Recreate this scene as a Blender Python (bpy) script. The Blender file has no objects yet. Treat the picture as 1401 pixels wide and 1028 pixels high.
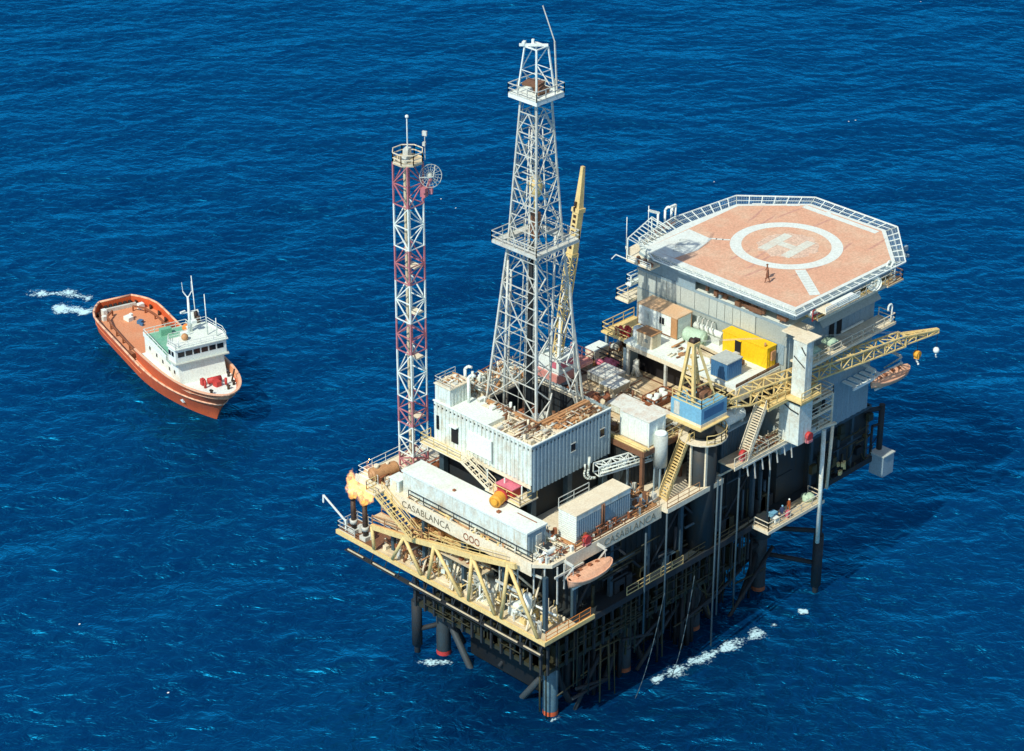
import bpy, math, random
from mathutils import Vector, Matrix
R = math.radians
rnd = random.Random(7)
SC = bpy.context.scene
COL = SC.collection

# ---------------------------------------------------------------- materials
MATS = {}
def paint(name, col, rough=0.55, grime=None, amount=0.35, scale=0.6, streak=True, metal=0.0, bump=0.0, fine=0.12):
    """painted or bare surface with irregular wear: broad patches, fine speckle and vertical runs"""
    if name in MATS: return MATS[name]
    m = bpy.data.materials.new(name); m.use_nodes = True
    nt = m.node_tree; N = nt.nodes; L = nt.links
    b = N['Principled BSDF']
    b.inputs['Roughness'].default_value = rough
    b.inputs['Metallic'].default_value = metal
    b.inputs['Specular IOR Level'].default_value = 0.3
    tc = N.new('ShaderNodeTexCoord')
    n1 = N.new('ShaderNodeTexNoise'); n1.inputs['Scale'].default_value = scale; n1.inputs['Detail'].default_value = 6; n1.inputs['Roughness'].default_value = 0.7
    L.new(tc.outputs['Object'], n1.inputs['Vector'])
    r1 = N.new('ShaderNodeValToRGB'); r1.color_ramp.elements[0].position = 0.45; r1.color_ramp.elements[1].position = 0.75
    L.new(n1.outputs['Fac'], r1.inputs['Fac'])
    fac = r1.outputs['Color']
    if streak:
        mp = N.new('ShaderNodeMapping'); mp.inputs['Scale'].default_value = (2.2, 2.2, 0.22)
        n2 = N.new('ShaderNodeTexNoise'); n2.inputs['Scale'].default_value = 1.6; n2.inputs['Detail'].default_value = 4
        L.new(tc.outputs['Object'], mp.inputs['Vector']); L.new(mp.outputs['Vector'], n2.inputs['Vector'])
        r2 = N.new('ShaderNodeValToRGB'); r2.color_ramp.elements[0].position = 0.52; r2.color_ramp.elements[1].position = 0.8
        L.new(n2.outputs['Fac'], r2.inputs['Fac'])
        mx0 = N.new('ShaderNodeMath'); mx0.operation = 'MAXIMUM'
        L.new(r1.outputs['Color'], mx0.inputs[0]); L.new(r2.outputs['Color'], mx0.inputs[1])
        fac = mx0.outputs[0]
    sc = N.new('ShaderNodeMath'); sc.operation = 'MULTIPLY'; sc.inputs[1].default_value = amount
    L.new(fac, sc.inputs[0])
    mix = N.new('ShaderNodeMix'); mix.data_type = 'RGBA'
    g = grime or (col[0]*0.5+0.03, col[1]*0.42+0.02, col[2]*0.35+0.012)
    mix.inputs['A'].default_value = (*col, 1); mix.inputs['B'].default_value = (*g, 1)
    L.new(sc.outputs[0], mix.inputs['Factor'])
    out = mix.outputs['Result']
    if fine:
        n3 = N.new('ShaderNodeTexNoise'); n3.inputs['Scale'].default_value = 5.0; n3.inputs['Detail'].default_value = 3
        L.new(tc.outputs['Object'], n3.inputs['Vector'])
        mr = N.new('ShaderNodeMapRange'); mr.inputs['From Min'].default_value = 0.3; mr.inputs['From Max'].default_value = 0.7
        mr.inputs['To Min'].default_value = 1-fine; mr.inputs['To Max'].default_value = 1+fine
        L.new(n3.outputs['Fac'], mr.inputs['Value'])
        vm = N.new('ShaderNodeVectorMath'); vm.operation = 'SCALE'
        L.new(out, vm.inputs[0]); L.new(mr.outputs['Result'], vm.inputs['Scale'])
        out = vm.outputs['Vector']
    L.new(out, b.inputs['Base Color'])
    if bump:
        bp = N.new('ShaderNodeBump'); bp.inputs['Strength'].default_value = bump; bp.inputs['Distance'].default_value = 0.05
        L.new(n1.outputs['Fac'], bp.inputs['Height']); L.new(bp.outputs['Normal'], b.inputs['Normal'])
    MATS[name] = m
    return m
def fire(name):
    """burning gas: a glowing volume, thin and orange at its rim, deep and yellow in its core"""
    m = bpy.data.materials.new(name); m.use_nodes = True
    nt = m.node_tree; N = nt.nodes; L = nt.links; N.remove(N['Principled BSDF'])
    em = N.new('ShaderNodeEmission'); em.inputs['Color'].default_value = (1.0, 0.46, 0.10, 1)
    tc = N.new('ShaderNodeTexCoord'); n = N.new('ShaderNodeTexNoise'); n.inputs['Scale'].default_value = 1.5; n.inputs['Detail'].default_value = 5; n.inputs['Distortion'].default_value = 1.4
    L.new(tc.outputs['Object'], n.inputs['Vector'])
    mr = N.new('ShaderNodeMapRange'); mr.inputs['From Min'].default_value = 0.40; mr.inputs['From Max'].default_value = 0.60; mr.inputs['To Min'].default_value = 0.06; mr.inputs['To Max'].default_value = 2.4
    L.new(n.outputs['Fac'], mr.inputs['Value']); L.new(mr.outputs['Result'], em.inputs['Strength'])
    L.new(em.outputs['Emission'], N['Material Output'].inputs['Volume'])
    MATS[name] = m
    return m

RUST = (0.26, 0.10, 0.04)
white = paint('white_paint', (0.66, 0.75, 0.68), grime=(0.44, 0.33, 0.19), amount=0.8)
white_roof = paint('white_roof_paint', (0.73, 0.82, 0.75), grime=(0.55, 0.50, 0.36), amount=0.38, streak=False, scale=0.35)
whiteclean = paint('white_marine_paint', (0.75, 0.83, 0.77), grime=(0.60, 0.55, 0.42), amount=0.3)
cream = paint('cream_paint', (0.76, 0.70, 0.52), grime=(0.50, 0.34, 0.17), amount=0.45)
tan = paint('tan_grating', (0.62, 0.54, 0.36), grime=(0.34, 0.21, 0.10), amount=0.6, scale=0.9, streak=False)
yellow = paint('pale_yellow_paint', (0.74, 0.58, 0.25), grime=(0.45, 0.25, 0.08), amount=0.45, scale=1.2)
brightyellow = paint('bright_yellow_paint', (0.85, 0.52, 0.01), grime=(0.72, 0.36, 0.01), amount=0.4)
hullorange = paint('orange_hull_paint', (0.62, 0.115, 0.035), grime=(0.34, 0.06, 0.03), amount=0.55, scale=0.45)
deckorange = paint('worn_orange_deck', (0.66, 0.27, 0.13), grime=(0.62, 0.36, 0.21), amount=0.7, scale=0.3, streak=False)
rubrail = paint('pale_orange_rail', (0.80, 0.46, 0.29), amount=0.3)
green = paint('green_deck_paint', (0.16, 0.42, 0.29), grime=(0.42, 0.52, 0.40), amount=0.4, streak=False)
palegreen = paint('pale_green_paint', (0.42, 0.58, 0.42), amount=0.3)
grey = paint('grey_wall_paint', (0.34, 0.39, 0.36), grime=(0.26, 0.27, 0.22), amount=0.45, scale=0.3)
greypanel = paint('light_grey_panel', (0.46, 0.51, 0.46), grime=(0.33, 0.33, 0.27), amount=0.45, scale=0.4)
bluegrey = paint('blue_grey_paint_and_shade', (0.26, 0.36, 0.40), grime=(0.16, 0.19, 0.2), amount=0.4)  # also carries the painted shade of the right-hand walls
steel = paint('pale_steel', (0.57, 0.61, 0.55), grime=(0.34, 0.23, 0.13), amount=0.6, scale=1.4)
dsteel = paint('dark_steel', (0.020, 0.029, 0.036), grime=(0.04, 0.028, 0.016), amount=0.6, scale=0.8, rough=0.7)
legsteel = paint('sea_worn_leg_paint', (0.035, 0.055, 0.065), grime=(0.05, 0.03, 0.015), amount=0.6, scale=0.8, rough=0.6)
mid = paint('module_shade_paint', (0.022, 0.034, 0.040), grime=(0.05, 0.035, 0.015), amount=0.6, scale=0.5)  # shade between the decks is put into this dark colour
olive = paint('dark_olive_steel', (0.030, 0.034, 0.020), grime=(0.05, 0.04, 0.015), amount=0.6, scale=0.8)
rust = paint('rusty_steel', (0.30, 0.11, 0.05), grime=(0.12, 0.05, 0.025), amount=0.7, scale=1.5)
brown = paint('brown_steel', (0.20, 0.10, 0.055), grime=(0.09, 0.045, 0.025), amount=0.6, scale=1.2)
timber = paint('orange_brown_timber', (0.50, 0.27, 0.12), grime=(0.24, 0.11, 0.05), amount=0.6, scale=1.5)
red = paint('red_paint', (0.50, 0.05, 0.045), grime=(0.25, 0.03, 0.02), amount=0.45)
mastred = paint('faded_mast_red', (0.45, 0.15, 0.17), grime=(0.52, 0.30, 0.28), amount=0.7, scale=1.2)
pink = paint('faded_pink_tarp', (0.62, 0.16, 0.22), amount=0.4)
cabblue = paint('crane_cab_blue', (0.17, 0.42, 0.58), grime=(0.14, 0.24, 0.3), amount=0.35)
navy = paint('dark_blue_paint', (0.055, 0.17, 0.32), grime=(0.03, 0.09, 0.16), amount=0.4)
orange = paint('safety_orange', (0.72, 0.24, 0.05), grime=(0.5, 0.13, 0.03), amount=0.4)
buoyorange = paint('orange_yellow_tank', (0.80, 0.38, 0.04), grime=(0.6, 0.16, 0.03), amount=0.5)
lifeorange = paint('faded_lifeboat_orange', (0.76, 0.44, 0.27), grime=(0.52, 0.20, 0.09), amount=0.5, scale=1.0)
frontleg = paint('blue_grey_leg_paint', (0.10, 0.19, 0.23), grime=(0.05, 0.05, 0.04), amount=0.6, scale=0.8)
shadeblue = paint('deep_blue_shade_steel', (0.045, 0.085, 0.11), grime=(0.03, 0.03, 0.025), amount=0.5)  # columns and pipes on the dark side get their shade from this colour
fadedred = paint('faded_red_cab', (0.60, 0.24, 0.20), grime=(0.55, 0.42, 0.36), amount=0.5)
black = paint('black_paint', (0.012, 0.012, 0.014), amount=0.1, fine=0)
glass = paint('dark_window_glass', (0.012, 0.016, 0.02), rough=0.12, amount=0.0, fine=0, streak=False)
letter = paint('black_lettering', (0.11, 0.095, 0.06), amount=0.7, grime=(0.42, 0.36, 0.24), scale=1.6)
letterghost = paint('faded_grey_lettering', (0.50, 0.56, 0.50), amount=0.5, scale=2)
soot = paint('sooty_steel', (0.03, 0.022, 0.018), grime=(0.16, 0.09, 0.05), amount=0.6, scale=1.0)
skin = paint('skin', (0.50, 0.28, 0.18), amount=0.0, streak=False)
denim = paint('dark_blue_overalls', (0.04, 0.06, 0.13), amount=0.2)
orangesuit = paint('orange_overalls', (0.55, 0.13, 0.03), amount=0.2)
rubber = paint('black_rubber', (0.02, 0.02, 0.02), rough=0.9, amount=0.2)

def wood_deck():
    m = paint('worn_wood_deck', (0.66, 0.54, 0.34), grime=(0.45, 0.25, 0.11), amount=0.75, scale=0.45, streak=False)
    nt = m.node_tree; N = nt.nodes; L = nt.links; b = N['Principled BSDF']
    src = b.inputs['Base Color'].links[0].from_socket
    tc = N.new('ShaderNodeTexCoord'); mp = N.new('ShaderNodeMapping'); mp.inputs['Scale'].default_value = (3.2, 0.35, 1)
    n = N.new('ShaderNodeTexNoise'); n.inputs['Scale'].default_value = 1.2; n.inputs['Detail'].default_value = 5
    L.new(tc.outputs['Object'], mp.inputs['Vector']); L.new(mp.outputs['Vector'], n.inputs['Vector'])
    mr = N.new('ShaderNodeMapRange'); mr.inputs['From Min'].default_value = 0.3; mr.inputs['From Max'].default_value = 0.7; mr.inputs['To Min'].default_value = 0.62; mr.inputs['To Max'].default_value = 1.2
    L.new(n.outputs['Fac'], mr.inputs['Value'])
    v = N.new('ShaderNodeVectorMath'); v.operation = 'SCALE'; L.new(src, v.inputs[0]); L.new(mr.outputs['Result'], v.inputs['Scale'])
    L.new(v.outputs['Vector'], b.inputs['Base Color'])
    return m
wood = wood_deck()
hfaded = paint('faded_h_paint', (0.64, 0.68, 0.58), grime=(0.62, 0.50, 0.38), amount=0.8, scale=0.9, streak=False)
palegreenwhite = paint('greenish_white_roof', (0.70, 0.77, 0.70), grime=(0.56, 0.66, 0.56), amount=0.5, streak=False)
rustroof = paint('rust_tinted_cream_roof', (0.66, 0.43, 0.24), grime=(0.62, 0.56, 0.42), amount=0.6, streak=False, scale=.5)
stainedroof = paint('rust_stained_white_roof', (0.70, 0.74, 0.66), grime=(0.50, 0.30, 0.16), amount=0.8, streak=False, scale=.7)
helipink = paint('worn_red_helideck', (0.64, 0.365, 0.235), grime=(0.66, 0.49, 0.34), amount=0.95, scale=0.28, streak=False, fine=0.16, rough=0.8)
heliwhite = paint('white_deck_marking', (0.68, 0.76, 0.70), grime=(0.60, 0.50, 0.40), amount=0.4, scale=0.7, streak=False)
helipale = paint('scuffed_pale_deck', (0.66, 0.50, 0.37), grime=(0.62, 0.38, 0.27), amount=0.7, scale=0.8, streak=False, fine=0.25)

# ---------------------------------------------------------------- mesh builder
class MB:
    def __init__(s): s.v = []; s.f = []; s.sm = []
    def add(s, vs, fs, smooth=False):
        n = len(s.v); s.v += [tuple(p) for p in vs]
        s.f += [tuple(i+n for i in f) for f in fs]; s.sm += [smooth]*len(fs); return s
    def box(s, x0, x1, y0, y1, z0, z1):
        vs = [(x, y, z) for z in (z0, z1) for y in (y0, y1) for x in (x0, x1)]
        return s.add(vs, [(0,2,3,1), (4,5,7,6), (0,1,5,4), (2,6,7,3), (0,4,6,2), (1,3,7,5)])
    def obox(s, c, d, rz=0.0):
        x, y, z = d[0]/2, d[1]/2, d[2]/2; ca, sa = math.cos(rz), math.sin(rz)
        vs = [(c[0]+a*x*ca-b*y*sa, c[1]+a*x*sa+b*y*ca, c[2]+k*z) for k in (-1, 1) for b in (-1, 1) for a in (-1, 1)]
        return s.add(vs, [(0,2,3,1), (4,5,7,6), (0,1,5,4), (2,6,7,3), (0,4,6,2), (1,3,7,5)])
    def beam(s, p, q, w, h=None):
        p = Vector(p); q = Vector(q); d = q-p
        if d.length < 1e-5: return s
        d.normalize(); u = Vector((0,0,1)) if abs(d.z) < 0.95 else Vector((1,0,0))
        a = d.cross(u).normalized()*(w/2); b = d.cross(a).normalized()*((h or w)/2)
        vs = [e+i*a+j*b for e in (p, q) for j in (-1, 1) for i in (-1, 1)]
        return s.add(vs, [(0,1,3,2), (4,6,7,5), (0,4,5,1), (2,3,7,6), (0,2,6,4), (1,5,7,3)])
    def tube(s, p, q, r, r2=None, n=8, caps=True):
        p = Vector(p); q = Vector(q); d = q-p
        if d.length < 1e-5: return s
        d.normalize(); u = Vector((0,0,1)) if abs(d.z) < 0.95 else Vector((1,0,0))
        a = d.cross(u).normalized(); b = d.cross(a); r2 = r if r2 is None else r2
        vs = []
        for e, rr in ((p, r), (q, r2)):
            for i in range(n):
                t = 2*math.pi*i/n; vs.append(e + rr*(math.cos(t)*a + math.sin(t)*b))
        s.add(vs, [(i, n+i, n+(i+1) % n, (i+1) % n) for i in range(n)], True)
        if caps:
            k = len(s.v)-2*n
            s.f += [tuple(k+i for i in range(n)), tuple(k+n+i for i in reversed(range(n)))]; s.sm += [False, False]
        return s
    def path(s, pts, r, n=6):
        for a, b in zip(pts, pts[1:]): s.tube(a, b, r, n=n)
        return s
    def prism(s, pts, z0, z1):
        n = len(pts); A = sum(pts[i][0]*pts[(i+1) % n][1]-pts[(i+1) % n][0]*pts[i][1] for i in range(n))
        if A < 0: pts = pts[::-1]
        vs = [(x, y, z0) for x, y in pts]+[(x, y, z1) for x, y in pts]
        return s.add(vs, [tuple(reversed(range(n))), tuple(range(n, 2*n))]+[(i, (i+1) % n, n+(i+1) % n, n+i) for i in range(n)])
    def xprism(s, pts, y0, y1):
        """profile in x,z pushed along y"""
        n = len(pts)
        vs = [(x, y0, z) for x, z in pts]+[(x, y1, z) for x, z in pts]
        return s.add(vs, [tuple(range(n)), tuple(reversed(range(n, 2*n)))]+[(i, n+i, n+(i+1) % n, (i+1) % n) for i in range(n)])
    def ell(s, c, rx, ry, rz, n=12, m=8):
        vs = [(c[0], c[1], c[2]-rz)]
        for j in range(1, m):
            f = -math.pi/2+math.pi*j/m
            for i in range(n):
                t = 2*math.pi*i/n; vs.append((c[0]+rx*math.cos(f)*math.cos(t), c[1]+ry*math.cos(f)*math.sin(t), c[2]+rz*math.sin(f)))
        vs.append((c[0], c[1], c[2]+rz)); e = len(vs)-1
        fs = [(0, 1+(i+1) % n, 1+i) for i in range(n)]+[(e, e-n+i, e-n+(i+1) % n) for i in range(n)]
        for j in range(m-2):
            for i in range(n): fs.append((1+j*n+i, 1+j*n+(i+1) % n, 1+(j+1)*n+(i+1) % n, 1+(j+1)*n+i))
        return s.add(vs, fs, True)
    def vessel(s, p, q, r, n=12):
        """drum with dished ends"""
        p = Vector(p); q = Vector(q); d = (q-p).normalized()
        s.tube(p, q, r, n=n, caps=False)
        for e, k in ((p, -1), (q, 1)):
            s.tube(e, e+d*k*r*0.25, r, r*0.78, n, False); s.tube(e+d*k*r*0.25, e+d*k*r*0.38, r*0.78, r*0.3, n, True)
        return s
    def rail(s, pts, h=1.1, step=1.9, w=0.055, closed=False, mids=1):
        P = [Vector(p) for p in pts]
        if closed: P.append(P[0])
        for a, b in zip(P, P[1:]):
            n = max(1, round((b-a).length/step))
            for i in range(n+1):
                c = a.lerp(b, i/n); s.beam(c, c+Vector((0,0,h)), w)
            for k in range(mids+1):
                z = Vector((0,0,h*(1-k/(mids+1)))); s.beam(a+z, b+z, w)
            s.beam(a+Vector((0,0,0.06)), b+Vector((0,0,0.06)), 0.03, 0.12)
        return s
    def corr(s, p, q, z0, z1, depth=0.06, pitch=0.5):
        """profiled sheet standing on the line p-q (flat flutes)"""
        p = Vector((p[0], p[1], 0)); q = Vector((q[0], q[1], 0)); d = q-p; Ln = d.length; d.normalize(); nn = Vector((d.y, -d.x, 0))
        k = max(1, round(Ln/pitch)); st = Ln/k; line = []
        for i in range(k):
            x = i*st
            for f, o in ((0.0, 0), (0.42, 0), (0.5, depth), (0.92, depth)): line.append(p+d*(x+f*st)+nn*o)
        line.append(q)
        n = len(line)
        vs = [(a.x, a.y, z0) for a in line]+[(a.x, a.y, z1) for a in line]
        return s.add(vs, [(i, i+1, n+i+1, n+i) for i in range(n-1)])
    def build(s, name, mat, parent=None, local=False):
        off = Vector((0,0,0))
        if not local:
            o = parent
            while o: off += o.location; o = o.parent
        me = bpy.data.meshes.new(name)
        me.from_pydata([Vector(p)-off for p in s.v], [], s.f)
        me.polygons.foreach_set('use_smooth', s.sm); me.materials.append(mat); me.update()
        o = bpy.data.objects.new(name, me); COL.objects.link(o); o.parent = parent
        return o

def islands(g):
    p = list(range(len(g.v)))
    def fd(i):
        while p[i] != i: p[i] = p[p[i]]; i = p[i]
        return i
    for f in g.f:
        r0 = fd(f[0])
        for i in f[1:]: p[fd(i)] = r0
    out = {}
    for f, s in zip(g.f, g.sm): out.setdefault(fd(f[0]), []).append((f, s))
    for fs in out.values():
        ix = sorted({i for f, s in fs for i in f}); mp = {i: k for k, i in enumerate(ix)}
        h = MB(); h.v = [g.v[i] for i in ix]; h.f = [tuple(mp[i] for i in f) for f, s in fs]; h.sm = [s for f, s in fs]
        yield h
def each(g, name, mat, parent=None, local=False):
    """every separate piece of the builder as a part of its own"""
    return [h.build(name, mat, parent, local) for h in islands(g)]

def tag(o, label=None, cat=None, group=None, kind=None):
    if label: o['label'] = label
    if cat: o['category'] = cat
    if group: o['group'] = group
    if kind: o['kind'] = kind
    return o
def thing(name, label, cat, loc=(0,0,0), rz=0.0, group=None):
    o = bpy.data.objects.new(name, None); COL.objects.link(o); o.empty_display_size = 0.5
    o.location = loc; o.rotation_euler = (0, 0, rz)
    return tag(o, label, cat, group)
def copy_tree(o, parent=None, loc=None, rz=None, label=None):
    c = o.copy(); COL.objects.link(c); c.parent = parent
    if loc is not None: c.location = loc
    if rz is not None: c.rotation_euler = (0, 0, rz)
    if label: c['label'] = label
    for ch in list(o.children): copy_tree(ch, c)
    return c
def lettering(name, body, size, loc, rot, mat, parent, extrude=0.012, space=1.0):
    cu = bpy.data.curves.new(name, 'FONT'); cu.body = body; cu.size = size; cu.extrude = extrude; cu.space_character = space
    cu.materials.append(mat)
    tmp = bpy.data.objects.new(name, cu); COL.objects.link(tmp)
    me = bpy.data.meshes.new_from_object(tmp.evaluated_get(bpy.context.evaluated_depsgraph_get()))
    bpy.data.objects.remove(tmp); me.name = name
    if not me.materials: me.materials.append(mat)
    o = bpy.data.objects.new(name, me); COL.objects.link(o)
    off = Vector((0,0,0)); q = parent
    while q: off += q.location; q = q.parent
    o.parent = parent; o.location = Vector(loc)-off; o.rotation_euler = rot
    return o
def lattice(mb, a, b, w0, w1, n, chord, brace, up=(0,0,1), xb=False):
    """four-chord lattice boom from a to b, width w0 to w1"""
    a = Vector(a); b = Vector(b); d = (b-a).normalized(); s = d.cross(Vector(up)).normalized(); u = s.cross(d)
    def pt(t, i, j):
        w = (w0+(w1-w0)*t)/2; return a.lerp(b, t)+s*i*w+u*j*w
    cs = [(-1,-1), (1,-1), (1,1), (-1,1)]
    for i, j in cs: mb.beam(pt(0,i,j), pt(1,i,j), chord)
    for k in range(n+1):
        t = k/n
        for m in range(4):
            mb.beam(pt(t,*cs[m]), pt(t,*cs[(m+1) % 4]), brace)
            if k < n:
                t2 = (k+1)/n
                p, q = (cs[m], cs[(m+1) % 4]) if (k+m) % 2 else (cs[(m+1) % 4], cs[m])
                mb.beam(pt(t,*p), pt(t2,*q), brace)
                if xb: mb.beam(pt(t,*q), pt(t2,*p), brace)
def stairs(label, p, q, w, mat, side, group=None):
    """flight from foot p to head q; side = unit vector across"""
    t = thing('staircase', label, 'stairs', p, group=group)
    p = Vector(p); q = Vector(q); sd = Vector(side)*w/2
    f = MB()
    for k in (-1, 1): f.beam(p+sd*k, q+sd*k, 0.09, 0.28)
    n = max(4, int((q.z-p.z)/0.26))
    for i in range(n):
        c = p.lerp(q, (i+0.5)/n); f.beam(c-sd, c+sd, 0.24, 0.05)
    f.build('flight', mat, t)
    for k in (-1, 1):
        h = MB(); up = Vector((0,0,1.0)); m = max(2, round((q-p).length/1.7))
        for i in range(m+1):
            c = p.lerp(q, i/m)+sd*k; h.beam(c, c+up, 0.06)
        h.beam(p+sd*k+up, q+sd*k+up, 0.07); h.beam(p+sd*k+up*0.5, q+sd*k+up*0.5, 0.05)
        h.build('handrail', mat, t)
    return t

def foam_material():
    """lacy foam: the strip's own density attribute thins it out towards its edges, noise tears holes in it"""
    m = bpy.data.materials.new('sea_foam'); m.use_nodes = True
    nt = m.node_tree; N = nt.nodes; L = nt.links; b = N['Principled BSDF']
    b.inputs['Base Color'].default_value = (0.50, 0.78, 0.86, 1); b.inputs['Roughness'].default_value = 0.9
    tc = N.new('ShaderNodeTexCoord'); at = N.new('ShaderNodeAttribute'); at.attribute_name = 'foam_amount'
    n1 = N.new('ShaderNodeTexNoise'); n1.inputs['Scale'].default_value = 0.6; n1.inputs['Detail'].default_value = 2
    n2 = N.new('ShaderNodeTexNoise'); n2.inputs['Scale'].default_value = 3.2; n2.inputs['Detail'].default_value = 3; n2.inputs['Roughness'].default_value = 0.65
    for n in (n1, n2): L.new(tc.outputs['Object'], n.inputs['Vector'])
    a = N.new('ShaderNodeMath'); a.operation = 'MULTIPLY_ADD'; a.inputs[1].default_value = 1.6; L.new(n1.outputs['Fac'], a.inputs[0])
    c = N.new('ShaderNodeMath'); c.operation = 'MULTIPLY'; c.inputs[1].default_value = 1.9; L.new(n2.outputs['Fac'], c.inputs[0]); L.new(c.outputs[0], a.inputs[2])
    d = N.new('ShaderNodeMath'); d.operation = 'ADD'; L.new(a.outputs[0], d.inputs[0]); L.new(at.outputs['Fac'], d.inputs[1])
    mr = N.new('ShaderNodeMapRange'); mr.inputs['From Min'].default_value = 2.55; mr.inputs['From Max'].default_value = 3.15; mr.interpolation_type = 'SMOOTHSTEP'
    L.new(d.outputs[0], mr.inputs['Value']); L.new(mr.outputs['Result'], b.inputs['Alpha'])
    return m
# ---------------------------------------------------------------- camera, light, sky
F_PX, W_PX = 3380.0, 1401.0
cam = bpy.data.cameras.new('camera'); cam.sensor_width = 36; cam.lens = 36*F_PX/W_PX; cam.clip_end = 5000; cam.clip_start = 1
co = bpy.data.objects.new('camera', cam); COL.objects.link(co); SC.camera = co
co.location = (-163.734, -155.482, 160.0)
pit = math.atan(1764/F_PX); az = R(44.6)
fw = Vector((math.cos(az)*math.cos(pit), math.sin(az)*math.cos(pit), -math.sin(pit)))
co.rotation_euler = fw.to_track_quat('-Z', 'Y').to_euler()
SUN_AZ = Vector((-0.993, -0.115)); SUN_EL = R(48)
sd = Vector((SUN_AZ.x*math.cos(SUN_EL), SUN_AZ.y*math.cos(SUN_EL), math.sin(SUN_EL))).normalized()
sl = bpy.data.lights.new('sun', 'SUN'); sl.energy = 4.3; sl.angle = R(0.5); sl.color = (1.0, 0.95, 0.84)
so = bpy.data.objects.new('sun', sl); COL.objects.link(so); so.rotation_euler = sd.to_track_quat('Z', 'Y').to_euler(); so.location = (-60, 0, 120)
w = bpy.data.worlds.new('World'); SC.world = w; w.use_nodes = True
N = w.node_tree.nodes; L = w.node_tree.links
sky = N.new('ShaderNodeTexSky'); sky.sky_type = 'NISHITA'; sky.sun_disc = False
sky.sun_elevation = SUN_EL; sky.sun_rotation = math.atan2(sd.x, sd.y)
N['Background'].inputs['Strength'].default_value = 0.125
L.new(sky.outputs['Color'], N['Background'].inputs['Color'])
SC.view_settings.view_transform = 'Standard'; SC.view_settings.look = 'None'; SC.view_settings.gamma = 1; SC.view_settings.exposure = 0.0

# ---------------------------------------------------------------- sea
def sea_material():
    m = bpy.data.materials.new('sea_water'); m.use_nodes = True
    nt = m.node_tree; N = nt.nodes; L = nt.links; b = N['Principled BSDF']
    b.inputs['Roughness'].default_value = 0.9; b.inputs['Specular IOR Level'].default_value = 0.0
    tc = N.new('ShaderNodeTexCoord')
    def noise(rot, sy, scale, detail, rough=0.55, dist=0.0, kind='FBM'):
        """noise drawn out along the crests: rot is the wind direction, sy the stretch across it"""
        mp = N.new('ShaderNodeMapping'); mp.vector_type = 'TEXTURE'; mp.inputs['Rotation'].default_value = (0, 0, R(rot)); mp.inputs['Scale'].default_value = (1, sy, 1)
        n = N.new('ShaderNodeTexNoise'); n.noise_type = kind; n.inputs['Scale'].default_value = scale; n.inputs['Detail'].default_value = detail
        n.inputs['Roughness'].default_value = rough; n.inputs['Distortion'].default_value = dist
        L.new(tc.outputs['Object'], mp.inputs['Vector']); L.new(mp.outputs['Vector'], n.inputs['Vector'])
        return n.outputs['Fac']
    def math_(op, a, bb):
        x = N.new('ShaderNodeMath'); x.operation = op
        for i, q in enumerate((a, bb)):
            if isinstance(q, (int, float)): x.inputs[i].default_value = q
            else: L.new(q, x.inputs[i])
        return x.outputs[0]
    chop = noise(47, 1.5, 0.22, 3.0, 0.5, 0.5, 'RIDGED_MULTIFRACTAL')
    chop2 = noise(33, 1.4, 0.62, 3.0, 0.55, 0.5)
    swell = noise(60, 1.7, 0.075, 2.5, 0.5, 0.4)
    gust = noise(40, 1.8, 0.02, 4, 0.55, 0.4)
    h = math_('ADD', math_('MULTIPLY', chop, SEA['chop']), math_('MULTIPLY', chop2, SEA['chop2']))
    h = math_('ADD', h, math_('MULTIPLY', swell, SEA['swell']))
    bp = N.new('ShaderNodeBump'); bp.inputs['Strength'].default_value = 1.0; bp.inputs['Distance'].default_value = 1.0
    L.new(h, bp.inputs['Height'])
    # water body: deep blue, a little greener where a swell lifts it
    k = math_('ADD', math_('MULTIPLY', chop2, 0.35), math_('ADD', math_('MULTIPLY', gust, 0.25), math_('MULTIPLY', swell, 0.40)))
    cr = N.new('ShaderNodeValToRGB'); e = cr.color_ramp
    e.elements[0].position = 0.38; e.elements[0].color = (*SEA['deep'], 1)
    e.elements[1].position = 0.66; e.elements[1].color = (*SEA['crest'], 1)
    L.new(k, cr.inputs['Fac']); L.new(cr.outputs['Color'], b.inputs['Base Color'])
    gl = N.new('ShaderNodeBsdfGlossy'); gl.inputs['Roughness'].default_value = 0.45; gl.inputs['Color'].default_value = (*SEA['tint'], 1)
    L.new(bp.outputs['Normal'], gl.inputs['Normal'])
    fr = N.new('ShaderNodeFresnel'); fr.inputs['IOR'].default_value = SEA['ior']; L.new(bp.outputs['Normal'], fr.inputs['Normal'])
    mx = N.new('ShaderNodeMixShader'); L.new(fr.outputs['Fac'], mx.inputs['Fac']); L.new(b.outputs['BSDF'], mx.inputs[1]); L.new(gl.outputs['BSDF'], mx.inputs[2])
    L.new(mx.outputs['Shader'], N['Material Output'].inputs['Surface'])
    return m
SEA = dict(chop=1.0, chop2=0.78, swell=4.2, ior=2.5, tint=(0.012, 0.52, 1.0), deep=(0.0002, 0.0032, 0.036), crest=(0.0006, 0.016, 0.072))
sea = MB(); sea.add([(-1500,-1500,0), (1500,-1500,0), (1500,1500,0), (-1500,1500,0)], [(0,1,2,3)])
seao = tag(sea.build('sea', sea_material()), kind='structure')

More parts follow.
